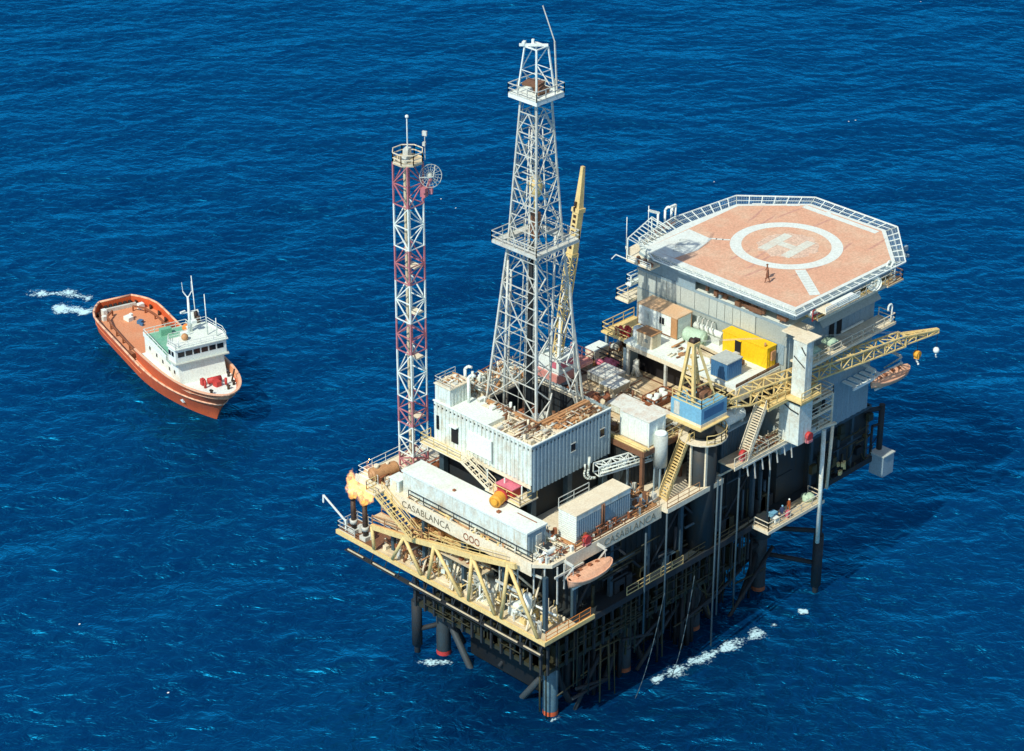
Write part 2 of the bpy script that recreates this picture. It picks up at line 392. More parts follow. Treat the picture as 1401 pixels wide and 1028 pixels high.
# ---------------------------------------------------------------- platform
def droop(a, b, sag, n=12):
    a = Vector(a); b = Vector(b)
    return [a.lerp(b, i/n)+Vector((0,0,-sag*4*(i/n)*(1-i/n))) for i in range(n+1)]
plat = thing('offshore_platform', 'steel oil platform on eight legs in the blue sea, pale decks above dark sides', 'oil platform')
XL = (0, 12, 24, 36); YL = (0, 17)
for x in XL:
    for y in YL:
        g = MB().tube((x, y, -8), (x, y, 13.2), 0.85, n=14)
        if y == 0: g.tube((x, y, 7.5), (x, y, 9.2), 1.25, 0.95, 14)
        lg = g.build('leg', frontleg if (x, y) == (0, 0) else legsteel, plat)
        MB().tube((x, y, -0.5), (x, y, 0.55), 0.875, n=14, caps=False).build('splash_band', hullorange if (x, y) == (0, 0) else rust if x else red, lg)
for y in YL:
    for i in range(3):
        a, b = XL[i], XL[i+1]
        MB().tube((a, y, 6.6), (b, y, 6.6), 0.42).build('brace', dsteel, plat)
        MB().tube((a, y, 6.4), ((a+b)/2, y, -6), 0.38).tube((b, y, 6.4), ((a+b)/2, y, -6), 0.38).build('brace', dsteel, plat)
        MB().tube((a, y, 7.0), ((a+b)/2, y, 13), 0.36).tube((b, y, 7.0), ((a+b)/2, y, 13), 0.36).build('brace', dsteel, plat)
for x in XL:
    MB().tube((x, 0, 6.6), (x, 17, 6.6), 0.42).build('brace', dsteel, plat)
    MB().tube((x, 0, 6.0), (x, 8.5, -6), 0.4).tube((x, 17, 6.0), (x, 8.5, -6), 0.4).build('brace', legsteel if x == 0 else dsteel, plat)
for (x, y, lx, ly, zt) in ((-2.0, 19.3, 0, 17, 9.5), (40.2, -5.4, 36, 0, 10.5), (52.2, -4.6, 48, -3.4, 20.6)):
    f = MB(); zb = -4 if x < 50 else 14
    f.tube((x, y, zb), (x, y, zt), 0.36, n=10)
    if x < 50:
        f.tube((x, y, zt-2.5), (x, y, 1.0), 0.62, n=10)
        f.tube((x, y, zt-2), (lx, ly, zt-2), 0.3); f.tube((x, y, zt-6.5), (lx, ly, zt-5.5), 0.3)
    else:
        f.tube((x, y, zt-0.5), (lx, ly, zt), 0.3); f.tube((x-1.3, y+0.3, 14.2), (x-1.3, y+0.3, 18), 0.16); f.tube((x-1.3, y+.3, 18), (x, y, 18), .16)
    f.build('fender_post', dsteel, plat)
cv = [MB(), MB()]
for i in range(9):
    x = 5+3.4*(i % 5)+rnd.uniform(-.4, .4); y = 6+5*(i//5)
    cv[i % 2].tube((x, y, -6), (x, y, 20), 0.33)
cv[0].build('conductor_pipe', dsteel, plat); cv[1].build('conductor_pipe', legsteel, plat)

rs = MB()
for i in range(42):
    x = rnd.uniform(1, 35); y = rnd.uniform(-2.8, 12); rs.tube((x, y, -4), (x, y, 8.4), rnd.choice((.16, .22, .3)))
each(rs, 'riser_pipe', paint('riser_shade_black', (0.010, 0.013, 0.016), grime=(0.02, 0.016, 0.01), amount=.6), plat)  # underdeck shade is painted into the riser colour
udk = paint('underdeck_shade_black', (0.007, 0.009, 0.011), grime=(0.018, 0.016, 0.010), amount=0.6)  # near-black colour stands in for shade under the deck
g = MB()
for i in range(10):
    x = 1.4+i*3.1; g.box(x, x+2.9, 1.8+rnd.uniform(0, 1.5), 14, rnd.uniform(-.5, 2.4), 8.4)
each(g, 'underdeck_shade_fill', udk, plat)  # solid boxes added to darken the space under the deck
rs = [MB(), MB(), MB()]
for i in range(60):     # tangle of thin service lines, ladders and struts hanging under the right hand side
    x = rnd.uniform(-2, 34); y = rnd.uniform(-3.2, 1.5); z = rnd.uniform(2.0, 8.2); g_ = rs[i % 3]; k_ = i % 5
    if k_ < 2: g_.tube((x, y, rnd.uniform(0, 4)), (x+rnd.uniform(-.4, .4), y, 8.4), rnd.uniform(.05, .12), n=6)
    elif k_ == 2: g_.tube((x, y, z), (x+rnd.uniform(2, 6), y, z+rnd.uniform(-.6, .6)), rnd.uniform(.06, .14), n=6)
    elif k_ == 3: g_.path(droop((x, y, 8.3), (x+rnd.uniform(1.5, 5), y, rnd.uniform(5, 8.3)), rnd.uniform(.6, 1.8), 8), .05, 5)
    else: g_.beam((x, y, z), (x+rnd.uniform(-2.5, 2.5), y+rnd.uniform(-.5, .5), 8.4), .14)
for i in range(44):     # and on the dark storey under the accommodation block
    x = rnd.uniform(39.4, 50.4); z = rnd.uniform(14.6, 20.4); g_ = rs[i % 3]; k_ = i % 4
    if k_ == 0: g_.tube((x, -4.5, rnd.uniform(13, 15)), (x, -4.5, rnd.uniform(16, 20.8)), rnd.uniform(.07, .15), n=6)
    elif k_ == 1: g_.tube((x, -4.45, z), (min(50.8, x+rnd.uniform(1, 5)), -4.45, z), rnd.uniform(.06, .12), n=6)
    elif k_ == 2: g_.path(droop((x, -4.6, z), (x+rnd.uniform(.8, 2.5), -4.6, z+rnd.uniform(-1, 1)), rnd.uniform(.5, 1.5), 8), .05, 5)
    else: g_.obox((x, -4.5, z), (rnd.uniform(.3, 1.0), .5, rnd.uniform(.4, 1.2)), 0)
for g_, m_ in zip(rs, (udk, olive, paint('dim_yellow_steel', (0.07, 0.062, 0.025), grime=(0.04, 0.03, 0.015), amount=0.7))): each(g_, 'service_line', m_, plat)
rs = MB()
for i in range(12):
    x = rnd.uniform(0, 30); y = rnd.choice((-1.5, 2, 5, 9)); rs.tube((x, y, rnd.uniform(-2, 2)), (x+rnd.uniform(4, 9), y, rnd.uniform(6, 8.4)), .24)
    if i % 2: rs.tube((x, -2.4, rnd.uniform(2, 7)), (x+rnd.uniform(5, 9), -2.4, rnd.uniform(2, 7)), .2)
each(rs, 'jacket_brace', dsteel, plat)
# lower deck
LD = MB().prism([(-5.6, -4.4), (-.6, -4.4), (.4, 20.5), (-5.6, 22)], 13.45, 14.0)
lower = LD.build('lower_deck', tan, plat)
MB().prism([(-.6, -4.4), (51, -4.4), (51, 18), (.4, 20.5)], 13.45, 13.99).build('lower_deck', mid, plat)  # rear part coloured dark to stand for shade under the upper deck
gb = MB()
gb.box(-5.8, -5.55, -4.6, 28.5, 13.6, 14.1); gb.box(-5.55, 2, -4.6, -4.35, 13.6, 14.1)
each(gb, 'deck_edge_beam', yellow, plat)
gb = MB()
gb.box(2, 51.1, -4.62, -4.37, 13.3, 14.05); gb.build('deck_edge_beam', dsteel, plat)  # right-hand beam painted dark for its shaded side, unlike the yellow front
# walkway slung just under the front edge: pale broken kick-plates
kp = MB(); y = 26.0
while y > -4.2:
    ln = rnd.choice((1.6, 2.6, 3.6, 5.0)); kp.box(-6.3, -6.2, max(-4.4, y-ln), y, 12.66, 12.80); y -= ln+rnd.choice((0.9, 1.6, 2.4))
each(kp, 'kick_plate', tan, plat)
MB().box(-6.32, -5.7, -4.4, 26.5, 12.4, 12.5).build('slung_walkway', dsteel, plat)
hb_ = MB()
for i in range(14): hb_.beam((-6.25, -4.2+i*2.2, 12.5), (-5.7, -4.2+i*2.2, 13.6), .08)
each(hb_, 'walkway_hanger', dsteel, plat)
# cellar level between the legs
ce = MB()
ce.box(-4.6, 30, -3.4, 17.5, 12.3, 13.44)
for i in range(14): ce.box(-4.7+0, -4.45, -3+i*1.5, -2.75+i*1.5, 8.6, 12.3)
for i in range(24): ce.box(-4.2+i*1.45, -3.95+i*1.45, -3.55, -3.3, 8.6, 12.3)
each(ce, 'cellar_girder', dsteel, plat)
cw = MB(); cw.box(-4.2, 29.5, -3.2, 16.8, 8.4, 8.9)
for i in range(26):
    x = rnd.uniform(-3.6, 29); cw.box(x, x+rnd.uniform(.5, 1.8), -3.0, -2.0, 8.9, 8.9+rnd.uniform(.8, 2.8))
for i in range(16):
    yy = rnd.uniform(-2.6, 16); cw.box(-3.9, -3.0, yy, yy+rnd.uniform(.5, 1.6), 8.9, 8.9+rnd.uniform(.8, 2.8))
each(cw, 'cellar_deck', olive, plat)
cp = MB()
for i in range(20):
    z = rnd.uniform(9.2, 12); x = rnd.uniform(-4, 22); cp.tube((x, -3.62, z), (x+rnd.uniform(2, 7), -3.62, z), 0.07)
    x = rnd.uniform(-4, 29); cp.tube((x, -3.66, rnd.uniform(5, 9)), (x, -3.66, 12.5), 0.07)
for i in range(14):
    z = rnd.uniform(9, 12); yy = rnd.uniform(-3, 12); cp.tube((-4.8, yy, z), (-4.8, yy+rnd.uniform(2, 5), z), 0.07)
each(cp, 'cellar_piping', olive, plat)
# module walls between lower and upper deck
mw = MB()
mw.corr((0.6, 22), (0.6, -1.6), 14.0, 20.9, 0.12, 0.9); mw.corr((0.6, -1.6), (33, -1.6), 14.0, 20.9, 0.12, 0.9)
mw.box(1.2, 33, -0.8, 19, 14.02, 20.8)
mw.build('module_wall', mid, plat)  # dark wall colour stands in for the shadow gap below the fascia
mc = MB()
for x in (0.2, 6, 12, 17.5, 24, 30, 35.6): mc.box(x-.22, x+.22, -3.3, -2.86, 14.0, 20.9)
for yy in (-3.1, 3, 9.2, 15.4, 20.5): mc.box(-4.4, -3.96, yy-.22, yy+.22, 14.0, 20.9)
each(mc, 'module_column', shadeblue, plat)
mb2 = MB()
for a, b in ((0.2, 6), (12, 17.5), (24, 30)): mb2.tube((a, -3.05, 14.2), (b, -3.05, 20.8), 0.16)
for a, b in ((6, 12), (17.5, 24)): mb2.tube((a, -3.05, 20.8), (b, -3.05, 14.2), 0.16)
each(mb2, 'module_brace', dsteel, plat)
# pipes and vessels in the shade of the right hand side
pv = [MB(), MB(), MB()]
for i in range(46):
    x = rnd.uniform(1, 34); z = rnd.uniform(14.2, 20); k = pv[i % 3]; yy = rnd.uniform(-3.6, -2.0)
    if i % 2: k.tube((x, yy, z), (x+rnd.uniform(1.5, 6), yy, z), rnd.uniform(.06, .16))
    else: k.tube((x, yy, 14), (x, yy, rnd.uniform(16, 20.8)), rnd.uniform(.06, .2))
for i in range(18):
    x = rnd.uniform(1, 33); k = pv[i % 3]; k.box(x, x+rnd.uniform(.5, 1.6), -3.4, -2.3, 14.0, 14+rnd.uniform(.6, 2.2))
for mb_, mt in zip(pv, (dsteel, shadeblue, olive)): each(mb_, 'module_piping', mt, plat)
lr = MB(); lr.rail([(-5.4, -4.4, 14.05), (1.5, -4.4, 14.05)]).build('handrail', orange, plat)
MB().rail([(7.2, -4.5, 14.05), (16.5, -4.5, 14.05)]).build('handrail', yellow, plat)
MB().rail([(17.5, -4.4, 14.05), (28, -4.4, 14.05)]).build('handrail', olive, plat)

# upper deck with name boards
ud = MB().prism([(-5.0, -1.9), (-3.6, -3.5), (36, -3.5), (36, 19.5), (3.4, 25.4), (-5.0, 25.4)], 21.9, 22.3)
ud.build('upper_deck', cream, plat)
ub = MB()
for x in range(0, 36, 4): ub.box(x, x+.35, -3.0, 19, 20.9, 21.88)
for yy in range(0, 24, 4): ub.box(-4.6, 30, yy, yy+.35, 20.85, 21.86)
each(ub, 'deck_beam', dsteel, plat)
def fascia(p, q, z0, z1, th=0.1, nx=0, ny=0):
    return MB().box(min(p[0], q[0])-(th if nx else 0), max(p[0], q[0]), min(p[1], q[1])-(th if ny else 0), max(p[1], q[1]), z0, z1)
nb = fascia((-5.0, -1.9), (-5.0, 19.6), 20.85, 22.42, nx=1).build('name_board', cream, plat)
lettering('lettering', 'CASABLANCA', 1.16, (-5.115, 18.0, 21.25), (R(90), 0, R(-90)), letter, nb, space=1.04)
em = MB()
for k in range(3):
    c = (-5.115, 7.9-k*0.85, 21.6)
    for i in range(14):
        a0, a1 = 2*math.pi*i/14, 2*math.pi*(i+1)/14
        em.beam((c[0], c[1]+.34*math.cos(a0), c[2]+.38*math.sin(a0)), (c[0], c[1]+.34*math.cos(a1), c[2]+.38*math.sin(a1)), .03, .13)
em.build('ring_emblem', rust, nb)
nb = fascia((-1.6, -3.5), (13.6, -3.5), 20.85, 22.42, ny=1).build('name_board', cream, plat)
lettering('lettering', 'CASABLANCA', 1.22, (4.3, -3.615, 21.2), (R(90), 0, 0), paint('worn_dark_lettering', (0.22, 0.20, 0.14), amount=0.8, grime=(0.5, 0.45, 0.32), scale=1.4), nb, space=1.1)
uf = MB(); uf.box(13.6, 23, -4.5, -3.5, 21.7, 22.32); uf.box(-5.2, -5.0, 19.6, 25.5, 21.5, 22.35); each(uf, 'deck_edge', cream, plat)
MB().rail([(13.6, -4.4, 22.35), (19, -4.4, 22.35)]).rail([(10, -3.4, 22.35), (13.4, -3.4, 22.35)]).build('handrail', timber, plat)
MB().rail([(-4.95, 25.2, 22.35), (-4.95, 22, 22.35)]).rail([(-4.95, 25.2, 22.35), (3.3, 25.2, 22.35)]).build('handrail', whiteclean, plat)
MB().rail([(-4.6, 17.4, 22.3), (-4.6, -1.6, 22.3)], h=1.05, step=2.4, w=.075).build('handrail', dsteel, plat)
MB().rail([(0, -3.4, 22.35), (9.8, -3.4, 22.35)], w=.07).build('handrail', rust, plat)
# pale rods hanging below the front corner
hr = MB()
for (x, y, l) in ((-4.6, .6, 3.8), (-4.9, 2.0, 2.2), (-4.3, -1.5, 3.6), (-3.9, -2.7, 5.2), (-2.9, -3.6, 4.6), (-1.9, -3.65, 3.1), (-4.7, 3.2, 5.2)):
    hr.beam((x, y, 21.8), (x, y, 21.8-l), .13)
hr.beam((-4.9, 3.6, 17.9), (-4.9, .4, 17.9), .16, .3); hr.beam((-4.8, 2.2, 20.6), (-4.2, -2.6, 20.6), .18, .22); hr.beam((-3.4, -3.7, 20.7), (1, -3.7, 20.7), .18, .22)
each(hr, 'hanger_rod', steel, plat)
pw = MB(); pw.tube((-3.4, 4.5, 15.8), (-3.0, -3.6, 15.8), .13); pw.build('white_pipe', whiteclean, plat)

# pipe deck
pd = MB().prism([(13.4, -0.9), (33.2, -0.9), (33.2, 19), (13.4, 19)], 27.5, 28.0).build('pipe_deck', wood, plat)
pb = MB(); pb.box(13.3, 33.2, -1.05, -0.9, 27.45, 28.06); pb.box(13.25, 13.4, -0.9, 19.1, 27.45, 28.06); pb.box(13.4, 33.2, 19.0, 19.15, 27.45, 28.06)
for x in (13.6, 20, 26.5, 32.6):
    for y in (-.6, 6, 12, 18.6): pb.box(x-.2, x+.2, y-.2, y+.2, 22.3, 27.5)
pb.build('pipe_deck_frame', brown, plat)
MB().corr((13.8, 18), (13.8, 1), 22.3, 27.4, .1, .8).corr((13.8, 1), (33, 1), 22.3, 27.4, .1, .8).build('module_wall', mid, plat)
MB().rail([(20.2, -.85, 28.05), (16.2, -.85, 28.05)]).build('handrail', yellow, plat)
gr = MB()
for x in (19.5, 22.6, 26.8): gr.box(x, x+.14, -.7, 18.8, 28.0, 28.10)
for y in (4.2, 10.6): gr.box(13.6, 26, y, y+.12, 28.0, 28.09)
gr.build('skid_rail', brown, plat)

# walkway along the right side by the crane and the stair tower
wk = MB(); wk.box(22.9, 36.4, -6.0, -3.65, 24.1, 24.3); wk.build('walkway', tan, plat)
wb = MB()
for x in (24, 27.5, 31, 34.5): wb.beam((x, -3.6, 22.2), (x, -5.9, 24.1), .16)
wb.box(22.9, 36.4, -6.1, -6.0, 23.9, 24.34); each(wb, 'walkway_bracket', cream, plat)
MB().rail([(23, -5.95, 24.32), (30.8, -5.95, 24.32)], w=.07).build('handrail', cream, plat)
cb = MB()
for i in range(7):
    x = 25+i*1.3; cb.beam((x, -6.05, 24.1), (x+.1, -6.3, 22.6-rnd.uniform(0, 1)), .12)
cb.beam((24.2, -6.2, 23.9), (32.8, -6.2, 23.9), .1, .2)
each(cb, 'cable_hanger', steel, plat)
# small loading platform low on the right
lp = MB(); lp.box(28.4, 38.5, -6.95, -4.6, 13.8, 14.02); lp.build('loading_platform', tan, plat)
MB().rail([(28.5, -4.8, 14.05), (28.5, -6.9, 14.05), (38.4, -6.9, 14.05), (38.4, -4.7, 14.05)], w=.08).box(28.3, 38.6, -7.07, -6.95, 13.7, 14.1).box(28.28, 28.4, -6.95, -4.7, 13.7, 14.1).build('handrail', cream, plat)
# long caissons and hanging pipes on the right side
hp = MB()
hp.tube((37.4, -7.2, 23.9), (37.8, -7.0, 8.6), .26); each(hp, 'hanging_pipe', white, plat)
hp = MB(); hp.tube((39.0, -7.2, 23.9), (38.9, -7.0, 15.5), .2); hp.beam((34.5, -6.0, 24.1), (39.4, -7.3, 24.1), .4, .25); each(hp, 'hanging_pipe', cream, plat)
hp = MB()
for (x, y, zt, zb) in ((9.8, -4.75, 21, 8), (13.2, -4.75, 22, 6.5), (21.4, -5.0, 23, 1), (22.0, -5.1, 23, 5), (24.9, -5.2, 24, 6), (29.2, -6.1, 24, 14)):
    hp.tube((x, y, zt), (x, y, zb), .11)
each(hp, 'hanging_pipe', shadeblue, plat)
hs = MB()
hs.path(droop((13.2, -4.8, 12), (8.6, -4.9, 0), 1.6), .05).path(droop((18, -5.0, 12), (14.5, -5.0, 0), 2.2), .05)
each(hs, 'hose', shadeblue, plat)
# flare wing: lower deck carried out past the corner, and the big front truss
fl = MB(); fl.prism([(-5.55, 22), (-1.5, 21), (-2.4, 28.6), (-5.55, 28.6)], 13.5, 14.0); fl.build('flare_deck', brown, plat)
MB().rail([(-2.5, 28.4, 14.05), (-5.5, 28.4, 14.05), (-5.5, 25.6, 14.05)], w=.075).rail([(-2.4, 23, 14.05), (-2.5, 28.4, 14.05)]).build('handrail', steel, plat)
T_top = [(-5.8, -.3, 21.75), (-5.8, .86, 21.5), (-5.8, 6.3, 20.15), (-5.8, 12.2, 19.0), (-5.8, 17, 18.0), (-5.8, 22.3, 17.1)]
T_bot = [(-5.8, -3.5, 14.3), (-5.8, 1.9, 14.3), (-5.8, 2.9, 14.3), (-5.8, 6.9, 14.3), (-5.8, 8.1, 14.3), (-5.8, 13.2, 14.3), (-5.8, 14.4, 14.3), (-5.8, 19, 14.3), (-5.8, 22, 14.3)]
tr = MB()
for a, b in zip(T_top, T_top[1:]): tr.beam(a, b, .34, .62)
for i, j in ((1,0), (1,1), (2,2), (2,3), (3,4), (3,5), (4,6), (4,7), (5,8)): tr.tube(T_top[i], T_bot[j], .21, n=8)
tr.build('front_truss', yellow, plat)
tr = MB()
for y, z in ((0.86, 21.2), (6.3, 19.9), (12.2, 18.8), (17, 17.8)):
    tr.tube((-5.8, y, z), (-0.3, y+rnd.uniform(-1, 1.5), 14.2+rnd.uniform(0, 3)), .13); tr.tube((-5.6, y-2.5, 14.2), (-0.3, y, 18.5), .12)
tr.tube((-5.6, 10, 14.3), (-1.2, 12.6, 18.4), .15); tr.tube((-5.6, 3, 14.6), (-1.6, 9, 17), .14)
each(tr, 'truss_strut', cream, plat)
tw = MB(); tw.prism([(-5.6, 5), (-4.3, 5), (-4.3, 22.4), (-5.6, 22.4)], 18.2, 18.28); tw.build('truss_walkway', tan, plat)
MB().rail([(-4.35, 5, 18.3), (-4.35, 22.2, 18.3)]).rail([(-5.7, 14.2, 18.8), (-5.7, 22.3, 17.4)], w=.09).build('handrail', timber, plat)
MB().rail([(-5.75, 13, 19.2), (-5.75, 1.2, 21.7)], h=.9, w=.05).build('handrail', yellow, plat)
# ---------------------------------------------------------------- store house on the front left edge
sh = thing('store_building', 'long low white flat-roofed building behind the name lettering on the left deck edge', 'building', (-2.7, 8, 22.3))
x0, x1, y0, y1 = -4.2, -1.35, -0.4, 18.7
MB().corr((x0, y1), (x0, y0), 22.3, 25.0, .03, .6).corr((x1, y0), (x1, y1), 22.3, 25.0, .05, .6).corr((x1, y1), (x0, y1), 22.3, 25.0, .05, .6).build('wall', white, sh)
MB().corr((x0, y0), (x1, y0), 22.3, 25.0, .06, .5).build('end_wall', bluegrey, sh)  # shade on this end of the white building is painted blue-grey
MB().box(x0-.12, x1+.12, y0-.12, y1+.12, 25.0, 25.22).build('roof', white_roof, sh)
MB().beam((-2.0, .3, 25.25), (-2.0, 3.2, 25.25), .1, .05).box(-3.5, -3.1, 4.5, 4.9, 25.22, 25.42).box(-3.6, -3.3, 11.2, 11.5, 25.22, 25.4).build('roof_fitting', rust, sh)
d = MB().box(-2.9, -2.1, y0-.13, y0-.05, 22.35, 24.4).build('door', steel, sh)
MB().box(-2.25, -2.17, y0-.17, y0-.13, 23.3, 23.4).build('handle', black, d)
bl = thing('oval_tank', 'orange and yellow drum tank lying on the white store roof below the drill house', 'tank', (-2.2, 5.9, 25.22))
MB().vessel((-2.9, 5.7, 25.95), (-1.6, 6.1, 25.95), .72, 14).build('shell', buoyorange, bl)
MB().tube((-1.75, 6.05, 25.95), (-1.35, 6.17, 25.95), .77, n=14).build('end_cap', red, bl)
MB().box(-2.7, -2.5, 5.3, 6.4, 25.22, 25.5).box(-1.9, -1.7, 5.5, 6.6, 25.22, 25.5).build('saddle', rust, bl)

# ---------------------------------------------------------------- drill house
dh = thing('drill_house', 'pale corrugated drill house under the derrick, sunlit on its left wall', 'building', (6.5, 11, 22.3))
X0, X1, Y0, Y1 = 0.4, 12.7, 3.4, 19.4; Z0, Z1 = 27.5, 32.2
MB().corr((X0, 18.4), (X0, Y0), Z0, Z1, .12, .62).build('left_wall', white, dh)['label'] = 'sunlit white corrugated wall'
MB().corr((X0, Y0), (X1, Y0), Z0-.9, Z1, .08, .55).build('right_wall', bluegrey, dh)['label'] = 'corrugated wall with its blue-grey shade painted in'  # blue-grey is painted shade, the left wall keeps the white
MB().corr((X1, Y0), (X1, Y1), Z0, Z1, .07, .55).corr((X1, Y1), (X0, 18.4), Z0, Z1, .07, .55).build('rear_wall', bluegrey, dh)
MB().box(4.9, X1-.12, 15.1, 15.22, 27.9, 31.6).box(12.35, 12.45, 7, 15.1, 27.9, 31.6).build('inner_wall', dsteel, dh)
rf = MB()
ox0, ox1, oy0, oy1 = 4.9, 12.3, 7.0, 15.2
rf.box(X0, ox0, Y0, 18.4, 31.6, 31.8); rf.box(ox0, X1, oy1, Y1-.2, 31.6, 31.8); rf.box(ox0, X1, Y0, oy0, 31.6, 31.8); rf.box(ox1, X1, oy0, oy1, 31.6, 31.8)
rf.build('roof', cream, dh)
MB().prism([(X0+.05, 10.2), (3.8, 10.2), (3.8, 18.3), (X0+.05, 18.3)], 31.82, 32.28).build('roof_plate', white_roof, dh)
MB().box(ox0, X1-.1, oy0, oy1, 27.6, 27.9).build('drill_floor', dsteel, dh)
MB().box(X0-.1, X0+.1, Y0-.1, 18.5, Z1, Z1+.12).box(X0+.1, X1+.1, Y0-.12, Y0+.08, Z1, Z1+.12).build('wall_cap', whiteclean, dh)
MB().box(ox0-.5, ox0-.15, oy0-.6, oy1, 31.8, 32.3).box(ox0-.5, ox1, oy0-.9, oy0-.55, 31.8, 32.25).box(ox0, ox1, oy0-.4, oy0-.15, 31.8, 32.2).box(ox0-.1, ox0+.1, oy0, oy1, 31.2, 32.1).build('floor_beam', timber, dh)
dr = MB().box(X0-.14, X0-.02, 14.6, 15.6, 28.2, 30.2).build('door', black, dh); dr['label'] = 'dark open doorway with pale hood'  # black slab stands in for the dark inside the doorway
MB().box(X0-.55, X0-.05, 14.5, 15.7, 30.25, 30.4).build('door_hood', whiteclean, dr)
MB().box(X0-.22, X0-.02, 9.2, 13.0, 28.2, 30.6).build('sliding_door', whiteclean, dh)
MB().box(X0-.3, X0-.2, 9.1, 9.25, 28.0, 30.7).build('door_post', grey, dh)
for y in (17.6, ): MB().box(X0-.12, X0-.05, y, y+.35, 28.9, 30.6).build('window', glass, dh)
for x in (6.4, 11.0): 
    wn = MB().box(x, x+.62, Y0-.13, Y0-.05, 29.3, 30.2).build('window', glass, dh)
    MB().box(x-.08, x+.7, Y0-.16, Y0-.1, 29.2, 29.3).box(x-.08, x+.7, Y0-.16, Y0-.1, 30.2, 30.3).build('frame', steel, wn)
# penthouse at the left corner
MB().corr((X0+.1, 18.3), (X0+.1, 15.9), 32.3, 34.3, .05, .5).corr((X0+.1, 15.9), (3.6, 15.9), 32.3, 34.3, .05, .5).corr((3.6, 15.9), (3.6, 18.3), 32.3, 34.3, .05, .5).corr((3.6, 18.3), (X0+.1, 18.3), 32.3, 34.3, .05, .5).build('penthouse_wall', white, dh)
MB().box(X0, 3.7, 15.8, 18.4, 34.3, 34.45).build('penthouse_roof', cream, dh)
MB().rail([(X0+.1, 15.9, 34.45), (X0+.1, 18.3, 34.45), (3.6, 18.3, 34.45)], h=.8).build('handrail', steel, dh)
# substructure
ss = MB()
for (x, y) in ((0.9, 3.9), (0.9, 10.5), (0.9, 17.5), (6.5, 3.9), (12.2, 3.9), (12.2, 17.5)): ss.box(x-.35, x+.35, y-.35, y+.35, 22.3, 27.5)
each(ss, 'substructure_column', shadeblue, dh)  # columns coloured dark navy for the shade beneath the house
MB().box(1.5, 12.2, 4.6, 18.2, 22.32, 27.2).box(X0+.1, X1-.1, Y0+.15, 18.3, 27.2, 27.45).build('substructure', dsteel, dh)
wt = MB(); wt.box(.42, .6, 3.6, 12.5, 26.9, 27.48); wt.box(-1.3, .4, 12.3, 19.0, 27.35, 27.5); wt.build('walkway', cream, dh)
MB().rail([(-1.25, 12.6, 27.5), (-1.25, 18.9, 27.5), (.3, 18.9, 27.5)], w=.07).build('handrail', yellow, dh)
MB().box(-1.3, 1.5, 3.5, 8.8, 25.45, 25.62).build('landing', cream, dh)
MB().rail([(1.4, 3.6, 25.62), (-1.2, 3.6, 25.62), (-1.2, 7.6, 25.62)], w=.07).build('handrail', yellow, dh)
lp = MB()
for y in (4.2, 6.8, 9.4): lp.beam((-.3, y, 25.6), (-.3, y, 27.4), .12)
each(lp, 'landing_post', whiteclean, dh)
stairs('cream steel stairs down the sunlit left wall of the drill house', (-.75, 8.2, 25.6), (-.75, 12.6, 27.5), 1.0, cream, (1,0,0))
def clutter(nm, label, cat, x0, x1, y0, y1, z, n, hmax, mats, seed, smax=.8):
    """a spread of small gear: boxes, short pipes and drums, one part per colour and piece"""
    q = random.Random(seed); t = thing(nm, label, cat, ((x0+x1)/2, (y0+y1)/2, z)); gs = [MB() for _ in mats]
    for i in range(n):
        g = gs[i % len(mats)]; a = q.uniform(x0+.2, x1-.2); b = q.uniform(y0+.2, y1-.2); k = q.random()
        if k < .36: h = q.uniform(.12, hmax*.62); g.obox((a, b, z+h/2), (q.uniform(.2, smax), q.uniform(.2, smax), h), q.choice((0, 0, q.uniform(0, 1.5))))
        elif k < .8:
            l = q.uniform(.6, 2.6); e = z+q.uniform(.08, hmax*.7); r_ = q.uniform(.05, .1)
            if q.random() < .5: g.tube((max(x0, a-l/2), b, e), (min(x1, a+l/2), b, e), r_, n=6)
            else: g.tube((a, max(y0, b-l/2), e), (a, min(y1, b+l/2), e), r_, n=6)
        elif k < .9: g.tube((a, b, z), (a, b, z+q.uniform(.3, hmax*1.15)), q.uniform(.04, .16), n=8)
        else: g.beam((a, b, z), (a+q.uniform(-.6, .6), b+q.uniform(-.6, .6), z+q.uniform(.4, hmax)), .07)
    for g, m_, n_ in zip(gs, mats, ('stored_gear', 'pipework', 'machinery', 'tool_box')): each(g, n_, m_, t)
    return t
rb = thing('equipment_box', 'faded red steel box on the landing under the drill house corner', 'box', (0, 6.3, 25.62))
MB().box(-.75, .55, 5.2, 7.5, 25.64, 26.6).build('body', red, rb); MB().box(-.85, .65, 5.1, 7.6, 26.6, 26.74).build('lid', pink, rb)
MB().box(-.7, .5, 5.3, 5.5, 25.62, 25.7).box(-.78, -.74, 5.8, 6.9, 25.9, 26.0).build('skid', brown, rb)

# ---------------------------------------------------------------- derrick
dk = thing('derrick', 'tall tapering white lattice drilling derrick rising from the drill house', 'derrick', (8.7, 11, 27.9))
cx, cy, zb, zt = 8.7, 11.05, 30.6, 67.5
def hw(z): return 3.68+(2.02-3.68)*(z-32)/19 if z < 51 else 2.02+(1.1-2.02)*(z-51)/16.5
def dp(i, j, z): return Vector((cx+i*hw(z), cy+j*hw(z)*1.03, z))
CS = [(-1,-1), (1,-1), (1,1), (-1,1)]
for k, (i, j) in enumerate(CS):
    MB().beam(dp(i,j,27.9 if k else 31.0), dp(i,j,51), .22).beam(dp(i,j,51), dp(i,j,zt), .18).build('corner_leg', steel, dk)
lev = [32.2, 35.6, 39.2, 42.8, 46.3, 49.6, 52.8, 55.8, 58.6, 61.2, 63.6, 65.8]
gz = [MB() for _ in range(4)]; br = [MB() for _ in range(4)]
